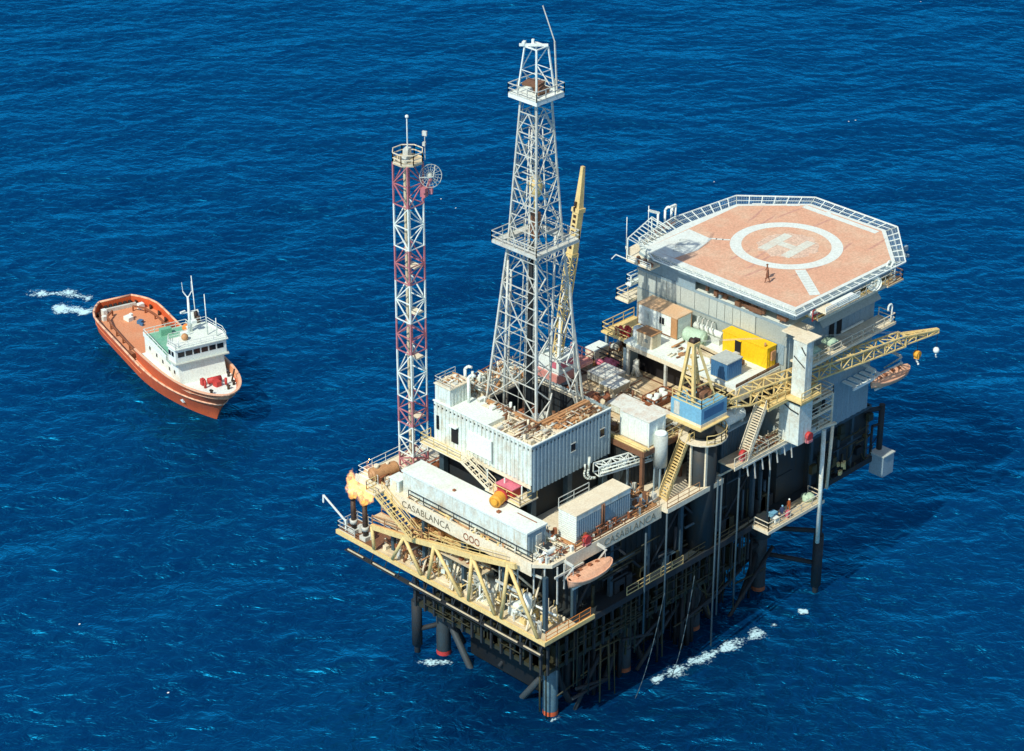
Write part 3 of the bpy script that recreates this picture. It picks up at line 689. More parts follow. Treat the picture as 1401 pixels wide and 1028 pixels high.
for n, z in enumerate(lev):
    for f in range(4):
        a, b = CS[f], CS[(f+1) % 4]
        vdoor = (f == 0 and n < 4)
        if not vdoor: gz[f].beam(dp(*a,z), dp(*b,z), .09)
        if n < len(lev)-1:
            z2 = lev[n+1]; m1 = (dp(*a,z2)+dp(*b,z2))/2
            if f == 0 and n < 5:   # open face over the drill floor: knees only
                q = dp(*a,z).lerp(dp(*b,z), .30); br[f].beam(dp(*a,z2), q+Vector((0,0,(z2-z)*.45)), .13); br[f].beam(dp(*a,z), q+Vector((0,0,(z2-z)*.45)), .13)
                q = dp(*b,z).lerp(dp(*a,z), .30); br[f].beam(dp(*b,z2), q+Vector((0,0,(z2-z)*.45)), .13); br[f].beam(dp(*b,z), q+Vector((0,0,(z2-z)*.45)), .13)
            elif n % 2 == 0:
                br[f].beam(dp(*a,z), m1, .095); br[f].beam(dp(*b,z), m1, .095)
            else:
                m0 = (dp(*a,z)+dp(*b,z))/2; br[f].beam(m0, dp(*a,z2), .095); br[f].beam(m0, dp(*b,z2), .095)
            zz = (z+z2)/2
            if not (f == 0 and n < 5):
                gz[f].beam(dp(*a,zz), dp(*b,zz), .055); m2 = (dp(*a,zz)+dp(*b,zz))/2
                for c_ in (a, b): br[f].beam(dp(*c_,zz), (dp(*a,z)*.5+dp(*b,z)*.5).lerp(dp(*c_,z), .5), .05)
            if n < 9 and f != 0: br[f].beam(dp(*a,zz).lerp(dp(*b,zz), .04), dp(*a,zz).lerp(dp(*b,zz), .26), .09); br[f].beam(dp(*b,zz).lerp(dp(*a,zz), .04), dp(*b,zz).lerp(dp(*a,zz), .26), .09)
for f in range(4):
    n_ = len(gz[f].v); gz[f].v += br[f].v; gz[f].f += [tuple(i+n_ for i in q) for q in br[f].f]; gz[f].sm += br[f].sm
    gz[f].build('face_lattice', steel, dk)
# V-door posts on the right hand face
g = MB().beam((12.1, 7.4, 27.9), (11.2, 8.3, 46), .22).beam((6.4, 7.1, 31.8), (7.6, 7.4, 34.5), .14).beam((11.2, 7.2, 31.8), (9.6, 7.5, 36.5), .14); each(g, 'door_post', steel, dk)
def plat_at(z, s, t, mat, parent, nm, hole):
    g = MB(); g.box(cx-s, cx+s, cy-s, cy-hole, z, z+t); g.box(cx-s, cx+s, cy+hole, cy+s, z, z+t); g.box(cx-s, cx-hole, cy-hole, cy+hole, z, z+t); g.box(cx+hole, cx+s, cy-hole, cy+hole, z, z+t)
    o = g.build(nm, mat, parent)
    MB().rail([(cx-s, cy-s, z+t), (cx+s, cy-s, z+t), (cx+s, cy+s, z+t), (cx-s, cy+s, z+t)], closed=True, step=1.6, w=.08).build('handrail', steel, o)
    return o
plat_at(50.9, 3.3, .28, steel, dk, 'monkey_board', 2.5)
crn = plat_at(67.4, 2.05, .45, whiteclean, dk, 'crown_platform', .3)
rw = MB()
for k in range(3): rw.tube((cx-.7+k*.25, cy-.8+k*.4, 68.4), (cx+.3+k*.25, cy-.8+k*.4, 68.4+.1*k), .45, n=10)
rw.obox((cx-.2, cy+.2, 68.9), (1.5, 1.9, .3), .3); rw.obox((cx+.4, cy-.9, 68.2), (.8, .5, .7), .1)
rw.build('crown_block', brown, crn)
gm = MB()
def gp(i, j, z): s = 1.35+(0.85-1.35)*(z-67.9)/5; return Vector((cx+i*s, cy+j*s, z))
for i, j in CS: gm.beam(gp(i,j,67.9), gp(i,j,72.9), .15)
for z in (70.4, 72.9):
    for f in range(4): gm.beam(gp(*CS[f],z), gp(*CS[(f+1) % 4],z), .12 if z > 72 else .06)
for f in (1, 2): gm.beam(gp(*CS[f],67.9), gp(*CS[(f+1) % 4],70.4), .08); gm.beam(gp(*CS[(f+1) % 4],70.4), gp(*CS[f],72.9), .08)
gm.beam((cx-1.3, cy+1.2, 73.1), (cx+.7, cy-1.0, 73.1), .2, .25); gm.obox((cx-.9, cy+.9, 73.3), (.5, .3, .3), .4); gm.obox((cx-.2, cy+.3, 73.4), (.25, .25, .5), .4); gm.beam((cx-.6, cy+.4, 72.9), (cx+1.2, cy-.5, 72.9), .16)
gm.build('gin_pole_gantry', whiteclean, dk)
an = MB(); an.beam((cx+1.55, cy-1.5, 67.8), (cx+1.3, cy-1.35, 73.4), .14); an.beam((cx+1.3, cy-1.35, 73.4), (cx+.55, cy-.35, 77.2), .11); an.build('antenna_pole', steel, dk)
tb = MB(); tb.box(cx-.3, cx+.3, cy-.35, cy+.35, 56.2, 58.6); tb.ell((cx, cy, 57.4), .75, .75, 1.3); tb.tube((cx, cy, 54.5), (cx, cy, 56.2), .2); tb.build('travelling_block', yellow, dk)
ln = MB()
for a, b in ((-.25, -.2), (.2, .2), (.15, -.25), (-.15, .25)): ln.tube((cx+a, cy+b, 58), (cx+a*2, cy+b*2, 68), .03, n=4)
ln.build('drilling_line', dsteel, dk)
sw = MB(); sw.box(cx-.4, cx+.4, cy-.4, cy+.4, 52.2, 54.4); sw.ell((cx, cy, 51.9), .5, .5, .8); sw.build('swivel', brown, dk)
st = MB()
for i in range(3):
    for j in range(4):
        if rnd.random() < .9: st.tube((5.7+i*.15, 9.0+j*.2, 28), (7.0+i*.10, 9.9+j*.13, 51+rnd.uniform(-.5, 1.2)), .05, n=5)
st.build('stood_drill_pipe', dsteel, dk)
vp = MB()
for (x, y, zb_, zt_) in ((5.9, 13.2, 28, 49), (6.6, 13.9, 28, 49), (7.5, 14.3, 28, 47), (9.3, 9.5, 28, 52), (10.6, 13.6, 28, 47)): vp.tube((x, y, zb_), (x+.4, y-.4, zt_), .13)
each(vp, 'standpipe', steel, dk)
fe = [MB(), MB(), MB()]
for i in range(26):
    x = rnd.uniform(5.6, 11.6); y = rnd.uniform(7.6, 14.4); k = fe[i % 3]
    if i % 3: k.obox((x, y, 28.2+rnd.uniform(.2, .8)), (rnd.uniform(.5, 1.6), rnd.uniform(.4, 1.2), rnd.uniform(.6, 1.8)), rnd.uniform(0, 1.5))
    else: k.tube((x, y, 27.9), (x, y, 29.5), .25)
ig = MB()
for (x, y) in ((7.3, 12.4), (10.1, 12.4), (10.1, 9.7), (8.7, 12.9), (7.0, 11.0)): ig.tube((x, y, 28), (cx+(x-cx)*.35, cy+(y-cy)*.35, 64), .07, n=6)
for z in (36, 40, 44, 48, 54, 58, 62):
    k_ = hw(z)*.62; ig.beam((cx-k_, cy+k_, z), (cx+k_, cy+k_, z), .08); ig.beam((cx-k_, cy-k_, z+1), (cx-k_, cy+k_, z+1), .08); ig.beam((cx+k_, cy-k_, z+.5), (cx+k_, cy+k_, z+.5), .08); ig.beam((cx-k_, cy-k_, z), (cx+k_, cy+k_, z), .06)
each(ig, 'guide_rail', steel, dk)
fbd = MB()
for i in range(9): fbd.beam((cx-2.3, cy-2.2+i*.5, 51.25), (cx-.6, cy-2.2+i*.5, 51.25), .1)
each(fbd, 'racking_finger', steel, dk)
lg_ = MB()
for k_ in (-.2, .2): lg_.beam((5.6+k_, 15.0, 31.8), (6.9+k_, 13.2, 51), .05); lg_.beam((6.9+k_, 13.2, 51), (7.7+k_, 12.1, 67), .05)
for i in range(40): t_ = i/39; p_ = Vector((5.6, 15.0, 31.8)).lerp(Vector((6.9, 13.2, 51)), t_); lg_.beam(p_-Vector((.2,0,0)), p_+Vector((.2,0,0)), .04)
lg_.build('ladder', steel, dk)
dw = thing('drawworks', 'dark winch machinery on the drill floor inside the derrick base', 'winch', (8.5, 11, 27.9))
for k, m_ in zip(fe, (brown, bluegrey, steel)): each(k, 'machinery', m_, dw)
dm = MB().tube((7.2, 12.6, 29.3), (10.2, 12.6, 29.3), .9, n=14).build('drum', rust, dw)

# ---------------------------------------------------------------- radio mast
rm = thing('radio_mast', 'slim red and white banded lattice radio mast at the left deck corner', 'radio mast', (.85, 22.3, 22.3))
mx, my, ms = .85, 22.3, 1.12
zs = [22.3, 24.2, 28.0, 31.3, 37.0, 40.8, 45.4, 49.5, 54.4, 59.2]
cols = [mastred, whiteclean]*4+[mastred]
for k in range(9):
    z0, z1 = zs[k], zs[k+1]; g = MB()
    for i, j in CS: g.beam((mx+i*ms, my+j*ms, z0), (mx+i*ms, my+j*ms, z1), .16)
    nb_ = 2
    for f in range(4):
        a, b = CS[f], CS[(f+1) % 4]
        for q in range(nb_):
            u0, u1 = z0+(z1-z0)*q/nb_, z0+(z1-z0)*(q+1)/nb_
            P = lambda c, z: (mx+c[0]*ms, my+c[1]*ms, z)
            g.beam(P(a,u0), P(b,u0), .10)
            g.beam(P(a,u1) if (f+q) % 2 else P(b,u1), P(b,u0) if (f+q) % 2 else P(a,u0), .105)
    g.build('mast_section', cols[k], rm)
ld = MB(); ld.beam((mx-.3, my+.2, 22.3), (mx-.3, my+.2, 59), .32, .12); ld.beam((mx+.3, my+.5, 22.3), (mx+.3, my+.5, 59), .16); ld.build('cable_ladder', tan, rm)
for z in (28.6, 36.0, 41.5, 47): MB().box(mx-.2, mx+1.0, my-1.0, my+.6, z, z+.12).build('rest_platform', cream, rm)
tp = MB(); o8 = [(mx+1.7*math.cos(R(22.5+45*i)), my+1.7*math.sin(R(22.5+45*i))) for i in range(8)]
tp.prism(o8, 59.2, 59.4); tpo = tp.build('top_platform', tan, rm)
MB().rail([(x, y, 59.4) for x, y in o8], closed=True, step=1.5, w=.09).build('handrail', cream, tpo)
MB().obox((mx+.2, my+.3, 60), (.9, .6, 1.2), .4).obox((mx-.7, my-.4, 59.8), (.5, .6, .8), .2).build('equipment_cabinet', steel, tpo)
MB().beam((mx, my, 59.4), (mx, my, 64.3), .1).ell((mx, my, 64.3), .2, .2, .2).build('whip_antenna', whiteclean, tpo)
MB().beam((mx+1.3, my-1.3, 59.4), (mx+1.3, my-1.3, 62.6), .07).obox((mx+1.3, my-1.3, 62.4), (.25, .5, .5), .4).obox((mx+1.1, my-1.4, 61.3), (.3, .3, .4), .4).build('wind_instrument', steel, tpo)
dd = MB(); c = Vector((mx+1.6, my-1.6, 57.6)); nrm = Vector((-.38, -.88, .25)).normalized(); uu = nrm.cross(Vector((0,0,1))).normalized(); vv = uu.cross(nrm)
rings = []
for q in range(5):
    r_ = 1.25*q/4; rings.append([c+nrm*(.42*(q/4)**2)+uu*r_*math.cos(2*math.pi*i/18)+vv*r_*math.sin(2*math.pi*i/18) for i in range(18)])
vs = [p for r_ in rings[1:] for p in r_]+[c]
fs = [(q*18+i, q*18+(i+1) % 18, (q+1)*18+(i+1) % 18, (q+1)*18+i) for q in range(3) for i in range(18)]+[(72, (i+1) % 18, i) for i in range(18)]
for q in range(1, 5):
    for i in range(18): dd.beam(rings[q][i], rings[q][(i+1) % 18], .035 if q < 4 else .06)
for i in range(18): dd.beam(c, rings[4][i], .035)
dd.ell(c+nrm*.25, .3, .3, .3, 8, 6)
dish = dd.build('dish_antenna', greypanel, rm)
ribs = MB()
for i in range(0, 18, 6): ribs.beam(rings[4][i], c+nrm*1.2, .05)
ribs.build('dish_rib', white, dish)
MB().obox((mx+.9, my-1.5, 55.9), (.7, .6, 1.0), .3).obox((mx+1.4, my-2.0, 56.1), (.5, .4, .7), .6).obox((mx+.5, my-2.0, 56.4), (.5, .5, .5), .1).beam((mx+.2, my-1.9, 55.3), (mx+1.6, my-1.0, 55.3), .2).beam((mx+1.0, my-1.8, 56.5), (mx+1.5, my-1.95, 57.4), .2).build('dish_mount', mastred, rm)

# ---------------------------------------------------------------- flare stacks
def flame(parent, x, y, z0, h, r, seed):
    rr = random.Random(seed); g = MB()
    for k in range(6):     # tongues that sway and thin out as they climb
        hh = h*(1.0, .82, .66, .9, .5, .74)[k]; a = rr.uniform(0, 6.28); ox, oy = .5*r*math.cos(a), .5*r*math.sin(a); sw = rr.uniform(-.5, .5); n_ = 9
        for i in range(n_):
            t = i/(n_-1); rad = r*(.30+.55*math.sin(math.pi*min(1, .25+t*.55)))*(1-t)**.55+.04
            w_ = .35*math.sin(3.2*t+a)*t
            g.ell((x+ox*(1-t*.4)+sw*t*t+w_, y+oy*(1-t*.4)-.55*t*t*r+w_*.5, z0+hh*t), rad*rr.uniform(.65, .95), rad*rr.uniform(.65, .95), max(rad, hh/n_)*.9, 9, 6)
    o = g.build('flame', MATS['flame'], parent)
    rm_ = o.modifiers.new('join', 'REMESH'); rm_.mode = 'VOXEL'; rm_.voxel_size = .09; rm_.use_smooth_shade = True
    mt = bpy.data.textures.new('flame_lumps', 'CLOUDS'); mt.noise_scale = .5
    d_ = o.modifiers.new('lumps', 'DISPLACE'); d_.texture = mt; d_.strength = .7; d_.mid_level = .55
    return o
fire('flame')
for (x, y, zt_, h, r, lab, sd_) in ((-4.62, 26.7, 18.4, 3.0, 1.05, 'left of two black flare stacks, burning a short wide orange flame', 3), (-4.75, 24.6, 18.6, 4.8, 1.15, 'right of two black flare stacks, burning a taller orange flame', 5)):
    fs_ = thing('flare_stack', lab, 'flare stack', (x, y, 14.0), group='burning flare stacks')
    MB().tube((x, y, 14), (x, y, zt_), .3, n=10).build('stack', soot, fs_)
    MB().tube((x, y, zt_-.2), (x, y, zt_+.25), .3, .45, 10).build('burner_tip', black, fs_)
    MB().tube((x+.55, y+.2, 14), (x+.5, y+.2, zt_-1.6), .1).box(x-.5, x+.5, y-.5, y+.5, 14, 14.5).tube((x, y, 15.2), (x, y, 15.7), .45).obox((x+.5, y-.5, 14.5), (.4, .5, 1.0), .5).build('base_piping', steel, fs_)
    flame(fs_, x, y, zt_+1.05, h, r, sd_)
dv = thing('davit_arm', 'thin pale davit arm leaning out past the flare deck corner', 'davit', (-5.0, 27.6, 14))
MB().beam((-5.0, 27.6, 14), (-5.0, 27.6, 15.4), .2).beam((-5.0, 27.6, 15.2), (-5.3, 31.0, 17.4), .16).build('arm', whiteclean, dv); MB().beam((-5.3, 31, 17.4), (-5.3, 31.05, 16.4), .22, .1).build('hook', whiteclean, dv)
stairs('long yellow stairs dropping from the far left deck corner to the flare walkway', (-5.95, 14.9, 18.7), (-5.95, 21.0, 22.2), 1.3, yellow, (1,0,0))
sl2 = thing('stair_landing', 'pale yellow landing with cluttered rails at the head of the flare stairs', 'landing', (-5.8, 21.4, 22.2))
MB().box(-6.7, -5.1, 20.6, 22.2, 22.1, 22.28).beam((-6.0, 21, 22.1), (-5.2, 21, 19.8), .14).build('floor', cream, sl2); MB().rail([(-6.6, 21.0, 22.3), (-6.6, 22.1, 22.3), (-5.2, 22.1, 22.3)], w=.07).build('handrail', yellow, sl2)
ot = thing('storage_tank', 'tan and orange stained horizontal tank between flare stairs and radio mast', 'tank', (-3.6, 22.6, 22.3))
MB().vessel((-5.0, 22.9, 23.2), (-2.0, 22.3, 23.2), .78, 14).build('shell', timber, ot); MB().box(-4.7, -4.4, 21.9, 23.5, 22.3, 22.8).box(-2.7, -2.4, 21.7, 23.1, 22.3, 22.8).build('saddle', rust, ot)
MB().tube((-4.4, 22.8, 23.9), (-4.4, 22.8, 24.3), .3).tube((-3.0, 22.5, 23.9), (-3.0, 22.5, 24.2), .2).build('hatch', cream, ot)
lk = thing('deck_locker', 'small white locker at the far left end of the store building', 'locker', (-3.6, 19.7, 22.3)); MB().box(-4.6, -3.2, 18.95, 20.4, 22.3, 23.7).build('body', white, lk); MB().box(-4.7, -3.1, 18.85, 20.5, 23.7, 23.8).build('lid', white_roof, lk); MB().box(-4.66, -4.61, 19.3, 20.0, 22.5, 23.5).build('door', cream, lk)
# ---------------------------------------------------------------- generator house
gh = thing('generator_house', 'long louvred white unit with a railed roof above the right hand lettering', 'generator house', (5, -1.5, 22.3))
x0, x1, y0, y1 = .9, 9.4, -2.7, -.1
MB().box(x0+.1, x1-.05, y0+.1, y1-.05, 22.5, 25.95).build('core', grey, gh)
lv = MB()
for i in range(13): lv.box(x0-.02, x0+.12, y0, y1, 22.6+i*.26, 22.6+i*.26+.17)
lv.build('louvre_end', whiteclean, gh)
MB().corr((x0+.1, y0+.05), (4.7, y0+.05), 23.4, 25.4, .08, .35).corr((5.2, y0+.05), (x1, y0+.05), 23.2, 25.3, .08, .35).build('side_panel', bluegrey, gh)  # side away from the sun has its shade painted blue-grey
MB().box(x0, x1, y0-.02, y0+.1, 25.4, 25.95).build('side_fascia', white, gh)
MB().box(x0-.05, x1+.05, y0-.05, y1+.05, 25.95, 26.1).build('roof', cream, gh)
MB().box(x0-.2, x1+.2, y0-.2, y1+.2, 22.3, 22.5).build('skid', timber, gh)
MB().rail([(x0, y1, 26.1), (5.6, y1, 26.1)], w=.07).build('handrail', steel, gh)
gp1 = [MB(), MB(), MB()]
for i in range(34):
    x = rnd.uniform(x0+.2, x1-.4); z = rnd.uniform(22.5, 23.6); k = gp1[i % 3]
    if i % 2: k.tube((x, y0-.22, z), (x+rnd.uniform(.4, 1.4), y0-.22, z), .06)
    else: k.box(x, x+rnd.uniform(.15, .4), y0-.35, y0-.05, 22.5, z)
k = gp1[0]
for x in (4.8, 5.1): k.tube((x, y0-.15, 22.5), (x, y0-.15, 25.9), .1)
for g, m_, nm in zip(gp1, (brown, steel, rust), ('exhaust_pipe', 'valve', 'pipework')): each(g, nm, m_, gh)

# ---------------------------------------------------------------- main crane on its pedestal
kr = thing('pedestal_crane', 'yellow lattice boom crane with light blue cab on a dark pedestal beside the pipe deck', 'crane', (21, -2.9, 14))
px, py = 21.0, -2.9
MB().tube((px, py, 14), (px, py, 28.2), 1.65, n=20).tube((px, py, 28.2), (px, py, 30.0), 1.35, n=16).build('pedestal', mid, kr)
pf = MB()
for i in range(20):
    a0, a1 = 2*math.pi*i/20, 2*math.pi*(i+1)/20
    pf.add([(px+r_*math.cos(a), py+r_*math.sin(a), z) for z in (28.0, 28.16) for r_, a in ((1.5, a0), (2.75, a0), (2.75, a1), (1.5, a1))], [(3,2,1,0), (4,5,6,7), (1,2,6,5), (0,4,7,3), (0,1,5,4), (2,3,7,6)])
rg = pf.build('ring_platform', cream, kr)
MB().rail([(px+2.65*math.cos(R(a)), py+2.65*math.sin(R(a)), 28.18) for a in range(-130, 31, 20)], step=1.2, w=.075).build('handrail', yellow, rg)
cx0, cx1, cy0, cy1 = 18.9, 23.2, -4.3, .1
hz = MB().box(cx0, cx1, cy0, cy1, 30.6, 32.5).build('machinery_house', cabblue, kr)
MB().box(cx0-.05, cx1+.05, cy0-.05, cy1+.05, 30.0, 30.58).build('slewing_base', cream, kr)
MB().box(cx0-.55, cx0-.05, cy0-.3, cy1+.3, 30.1, 30.25).box(cx0-.5, cx1, cy0-.45, cy0-.06, 30.1, 30.22).build('catwalk', yellow, kr)
wn = MB().box(19.3, 22.6, cy0-.06, cy0-.01, 31.15, 32.2).build('window_band', navy, hz)
MB().box(cx0-.06, cx0-.01, -1.2, -.4, 30.75, 32.3).build('door', steel, hz)
MB().rail([(cx0+.1, cy1-.1, 32.5), (cx0+.1, cy0+.1, 32.5), (cx1-.1, cy0+.1, 32.5), (cx1-.1, cy1-.1, 32.5)], w=.08).build('handrail', yellow, hz)
rc = MB()
for i in range(9): rc.obox((rnd.uniform(20, 22.8), rnd.uniform(-3.2, -.4), 32.8), (rnd.uniform(.4, 1.2), rnd.uniform(.4, 1.0), rnd.uniform(.4, .9)), rnd.uniform(0, 1))
rc.tube((20.5, -2.4, 32.9), (22.4, -2.4, 32.9), .42, n=10).build('winch', brown, hz)
af = MB(); top = Vector((20.4, -1.6, 39.0))
for y in (-2.6, -.5):
    af.beam((19.5, y, 32.5), (top.x-.3, top.y+(y+1.6)*.3, 39), .34); af.beam((22.6, y-.3, 32.5), (top.x+.3, top.y+(y+1.6)*.3, 39), .26)
    for t in (.25, .5, .75): af.beam(Vector((19.5, y, 32.5)).lerp(top, t), Vector((22.6, y-.3, 32.5)).lerp(top, t), .13)
for t in (.2, .4, .6, .8): af.beam(Vector((19.5, -2.6, 32.5)).lerp(top, t), Vector((19.5, -.5, 32.5)).lerp(top, t), .16); af.beam(Vector((19.5, -2.6, 32.5)).lerp(top, t-.15), Vector((19.5, -.5, 32.5)).lerp(top, t), .12)
af.obox((top.x, top.y, 39.1), (1.0, 1.0, .4), 0)
af.build('a_frame', yellow, kr)
MB().tube((top.x-.1, top.y-.4, 39.4), (top.x-.1, top.y+.4, 39.4), .36, n=10).obox((top.x+.5, top.y, 39.3), (.4, .7, .5), .2).build('sheave', soot, kr)
b0 = Vector((23.1, -3.55, 31.3)); b1 = Vector((50.4, -7.9, 31.1)); b2 = Vector((55.2, -9.5, 31.1))
bm = MB(); bmid = b0.lerp(b1, .13); lattice(bm, b0, bmid, .7, 1.7, 2, .16, .11); lattice(bm, bmid, b1, 1.7, 1.35, 14, .16, .1, xb=False); lattice(bm, b1, b2, 1.1, .4, 3, .13, .09)
for k in (-1, 1): bm.beam(b1.lerp(b2, .1)+Vector((0, .3*k, .3)), b2+Vector((0, .12*k, .1)), .22, .32)
bm.build('boom', yellow, kr)
bw = MB(); bw.tube((top.x, top.y, 39.3), b1+Vector((0,0,.9)), .02, n=4); bw.tube((top.x, top.y+.3, 39.3), b1+Vector((0,.3,.9)), .02, n=4); bw.build('pendant_line', steel, kr)
MB().tube(b2, b2+Vector((0,0,-2.4)), .03, n=4).tube(b1.lerp(b2, .45), b1.lerp(b2, .45)+Vector((.1, 0, -2.2)), .04, n=4).build('hoist_line', dsteel, kr)
hk = thing('hook_block', 'yellow crane hook block hanging below the boom tip over the sea', 'hook block', tuple(b1.lerp(b2, .45)+Vector((.1, 0, -3.0))))
c = hk.location; MB().obox((c.x, c.y, c.z+.35), (.5, .6, .8), .3).tube((c.x, c.y-.3, c.z+.5), (c.x, c.y+.3, c.z+.5), .45, n=10).build('sheave_block', buoyorange, hk); MB().path([(c.x, c.y, c.z), (c.x, c.y, c.z-.4), (c.x+.2, c.y-.1, c.z-.7), (c.x+.1, c.y-.2, c.z-.9)], .12).build('hook', whiteclean, hk)
hk = thing('whip_ball', 'small white hook ball hanging from the very tip of the crane boom', 'hook', tuple(b2+Vector((0, 0, -2.8))))
c = hk.location; MB().ell((c.x, c.y, c.z+.2), .38, .38, .4).build('ball', whiteclean, hk); MB().path([(c.x, c.y, c.z-.1), (c.x, c.y, c.z-.6), (c.x+.2, c.y, c.z-.8)], .1).build('hook', whiteclean, hk)
br_ = thing('boom_rest', 'yellow landing under the crane boom beside the white stair tower', 'platform', (31, -5.2, 29.8))
MB().box(28.0, 36.6, -6.35, -4.45, 29.75, 29.95).box(27.9, 36.7, -6.45, -6.35, 29.6, 30.0).beam((33.4, -6.3, 29.9), (33.4, -6.3, 31.6), .18).beam((33.4, -4.6, 29.9), (33.4, -4.6, 31.6), .18).build('floor', yellow, br_)
MB().rail([(28.1, -4.5, 29.97), (28.1, -6.3, 29.97), (31, -6.3, 29.97)], w=.08).build('handrail', yellow, br_)
stairs('yellow stairs to the right of the crane pedestal leading up to the boom landing', (25.2, -5.4, 24.3), (28.0, -5.4, 29.9), 1.3, cream, (0,1,0))
stairs('yellow stairs left of the crane pedestal climbing from deck to pipe deck', (14.8, -2.7, 22.3), (19.0, -2.1, 28.0), 1.2, yellow, (.14,.99,0))
stl = thing('service_landing', 'yellow landing at the head of the stairs left of the crane', 'landing', (18.2, -2, 27.9))
MB().box(18.9, 19.4, -3.0, -1.1, 27.85, 28.0).beam((19.1, -2.9, 22.3), (19.1, -2.9, 27.8), .22).beam((20.1, -4.2, 22.3), (20.1, -4.2, 28), .3).build('floor', cream, stl); MB().rail([(19.4, -3, 28), (18.6, -3.05, 28)], w=.08).build('handrail', yellow, stl)

# ---------------------------------------------------------------- rear crane
k2 = thing('rear_crane', 'pale yellow box boom crane with a white and red cab behind the derrick, boom raised', 'crane', (18.6, 16.6, 22.3))
MB().tube((18.6, 16.6, 22.3), (18.6, 16.6, 29.3), 1.1, n=16).build('pedestal', bluegrey, k2)
hb = MB().box(16.9, 20.0, 15.2, 18.4, 30.3, 32.2).build('cab', whiteclean, k2)
MB().box(16.7, 20.2, 15.0, 18.6, 29.3, 30.28).build('slewing_base', fadedred, k2)
MB().box(17.2, 19.6, 15.14, 15.19, 31, 31.8).box(16.84, 16.89, 15.6, 16.6, 31, 31.8).build('window', pink, hb)
MB().rail([(20.2, 15, 30.3), (22.4, 15, 30.3), (22.4, 18.5, 30.3)], w=.08).box(20.2, 22.4, 15, 18.6, 30.0, 30.28).build('catwalk', fadedred, k2)
MB().beam((17.3, 18.0, 32.2), (18.0, 16.4, 37.0), .9, .12).beam((17.3, 15.6, 32.2), (18.0, 16.0, 37.0), .3).build('backstay', whiteclean, k2)
c0 = Vector((17.7, 16.3, 31.6)); c1 = Vector((20.3, 15.3, 52.0)); c2 = Vector((20.45, 15.2, 54.9))
g = MB(); lattice(g, c0, c0.lerp(c1, .64), .75, .95, 12, .13, .08, up=(1,0,0)); g.build('lower_boom', yellow, k2)
d_ = (c1-c0).normalized(); s_ = d_.cross(Vector((1,0,0))).normalized(); u_ = s_.cross(d_)
def bxs(p, q, w0, w1):
    vs = [e+i*s_*w_+j*u_*w_ for e, w_ in ((p, w0), (q, w1)) for j in (-1, 1) for i in (-1, 1)]
    return vs, [(0,1,3,2), (4,6,7,5), (0,4,5,1), (2,3,7,6), (0,2,6,4), (1,5,7,3)]
g = MB(); cm = c0.lerp(c1, .88); g.add(*bxs(c0.lerp(c1, .62), cm, .46, .44)); g.add(*bxs(cm, cm.lerp(c1, .2), .56, .56)); g.add(*bxs(cm.lerp(c1, .2), c2, .38, .18)); bo = g.build('upper_boom', yellow, k2)
g = MB()
for t in (.68, .71, .74, .77, .80, .83, .86): 
    p = c0.lerp(c1, t); g.obox((p.x-.47, p.y, p.z), (.06, .4, .35), 0)
for t in (.90, .93): p = c0.lerp(c1, t); g.obox((p.x-.5, p.y+.1, p.z), (.25, .25, .5), 0)
g.build('boom_marking', soot, bo)
g = MB()
for k in (-.4, .4): g.tube((17.9, 16.2+k, 36.9), c1+Vector((0, k*.5, 0)), .035, n=4)
g.build('pendant_line', steel, k2)

# ---------------------------------------------------------------- pipe deck cargo
def crate(label, x0, x1, y0, y1, z0, h, m_, lid=None, nm='cargo_box', cat='cargo box', group=None):
    t = thing(nm, label, cat, ((x0+x1)/2, (y0+y1)/2, z0), group=group)
    g = MB(); g.box(x0+.06, x1-.06, y0+.06, y1-.06, z0+.12, z0+h)
    for x in (x0, x1-.12):
        for y in (y0, y1-.12): g.box(x, x+.12, y, y+.12, z0+.02, z0+h+.02)
    n = max(2, int((x1-x0)/.8))
    for i in range(n): xx = x0+.3+(x1-x0-.6)*i/(n-1); g.box(xx-.05, xx+.05, y0+.01, y0+.06, z0+.15, z0+h-.05)
    n = max(2, int((y1-y0)/.8))
    for i in range(n): yy = y0+.3+(y1-y0-.6)*i/(n-1); g.box(x0+.01, x0+.06, yy-.05, yy+.05, z0+.15, z0+h-.05)
    g.build('body', m_, t)
    MB().box(x0-.04, x1+.04, y0-.04, y1+.04, z0+h, z0+h+.09).build('lid', lid or m_, t)
    MB().box(x0+.2, x1-.2, y0+.15, y0+.35, z0, z0+.12).box(x0+.2, x1-.2, y1-.35, y1-.15, z0, z0+.12).build('skid', brown, t)
    return t
crate('tall white steel box with a rust stained lid beside the drill house corner', 14.6, 17.3, -.6, 3.7, 28.0, 3.1, whiteclean, stainedroof, 'white_tank', 'tank')
crate('flat white cargo box at the near end of the pipe deck beside the crane', 18.3, 21.2, 1.4, 4.6, 28.1, .8, white, stainedroof)
crate('flat white cargo box behind the tall white tank', 17.8, 20.6, 5.4, 8.6, 28.1, .9, white, stainedroof)
crate('white topped cargo box with tan sides in the middle of the pipe deck', 20.0, 22.8, 9.6, 11.8, 28.1, 1.3, tan, stainedroof)
crate('flat white cargo box near the far left of the pipe deck', 21.6, 24.6, 12.0, 15.2, 28.1, 1.0, steel, stainedroof)
crate('cream cargo box at the back corner of the pipe deck', 25.2, 27.6, 17.3, 18.8, 28.1, 1.5, cream, white_roof)
crate('white cargo box against the drill house rear wall', 14.0, 16.6, 9.2, 13.2, 28.0, 1.4, white, stainedroof)
crate('small white cargo box between drill house and rear crane', 14.2, 16.2, 14.0, 16.4, 28.0, 1.0, white, stainedroof)
ob = thing('open_basket', 'rust red open steel basket of white drums on the pipe deck', 'basket', (23.2, 5.6, 28.1))
g = MB()
for y in (4.8, 6.6): g.beam((21.6, y, 28.4), (25, y, 28.4), .16, .5); g.beam((21.6, y, 29.1), (25, y, 29.1), .12)
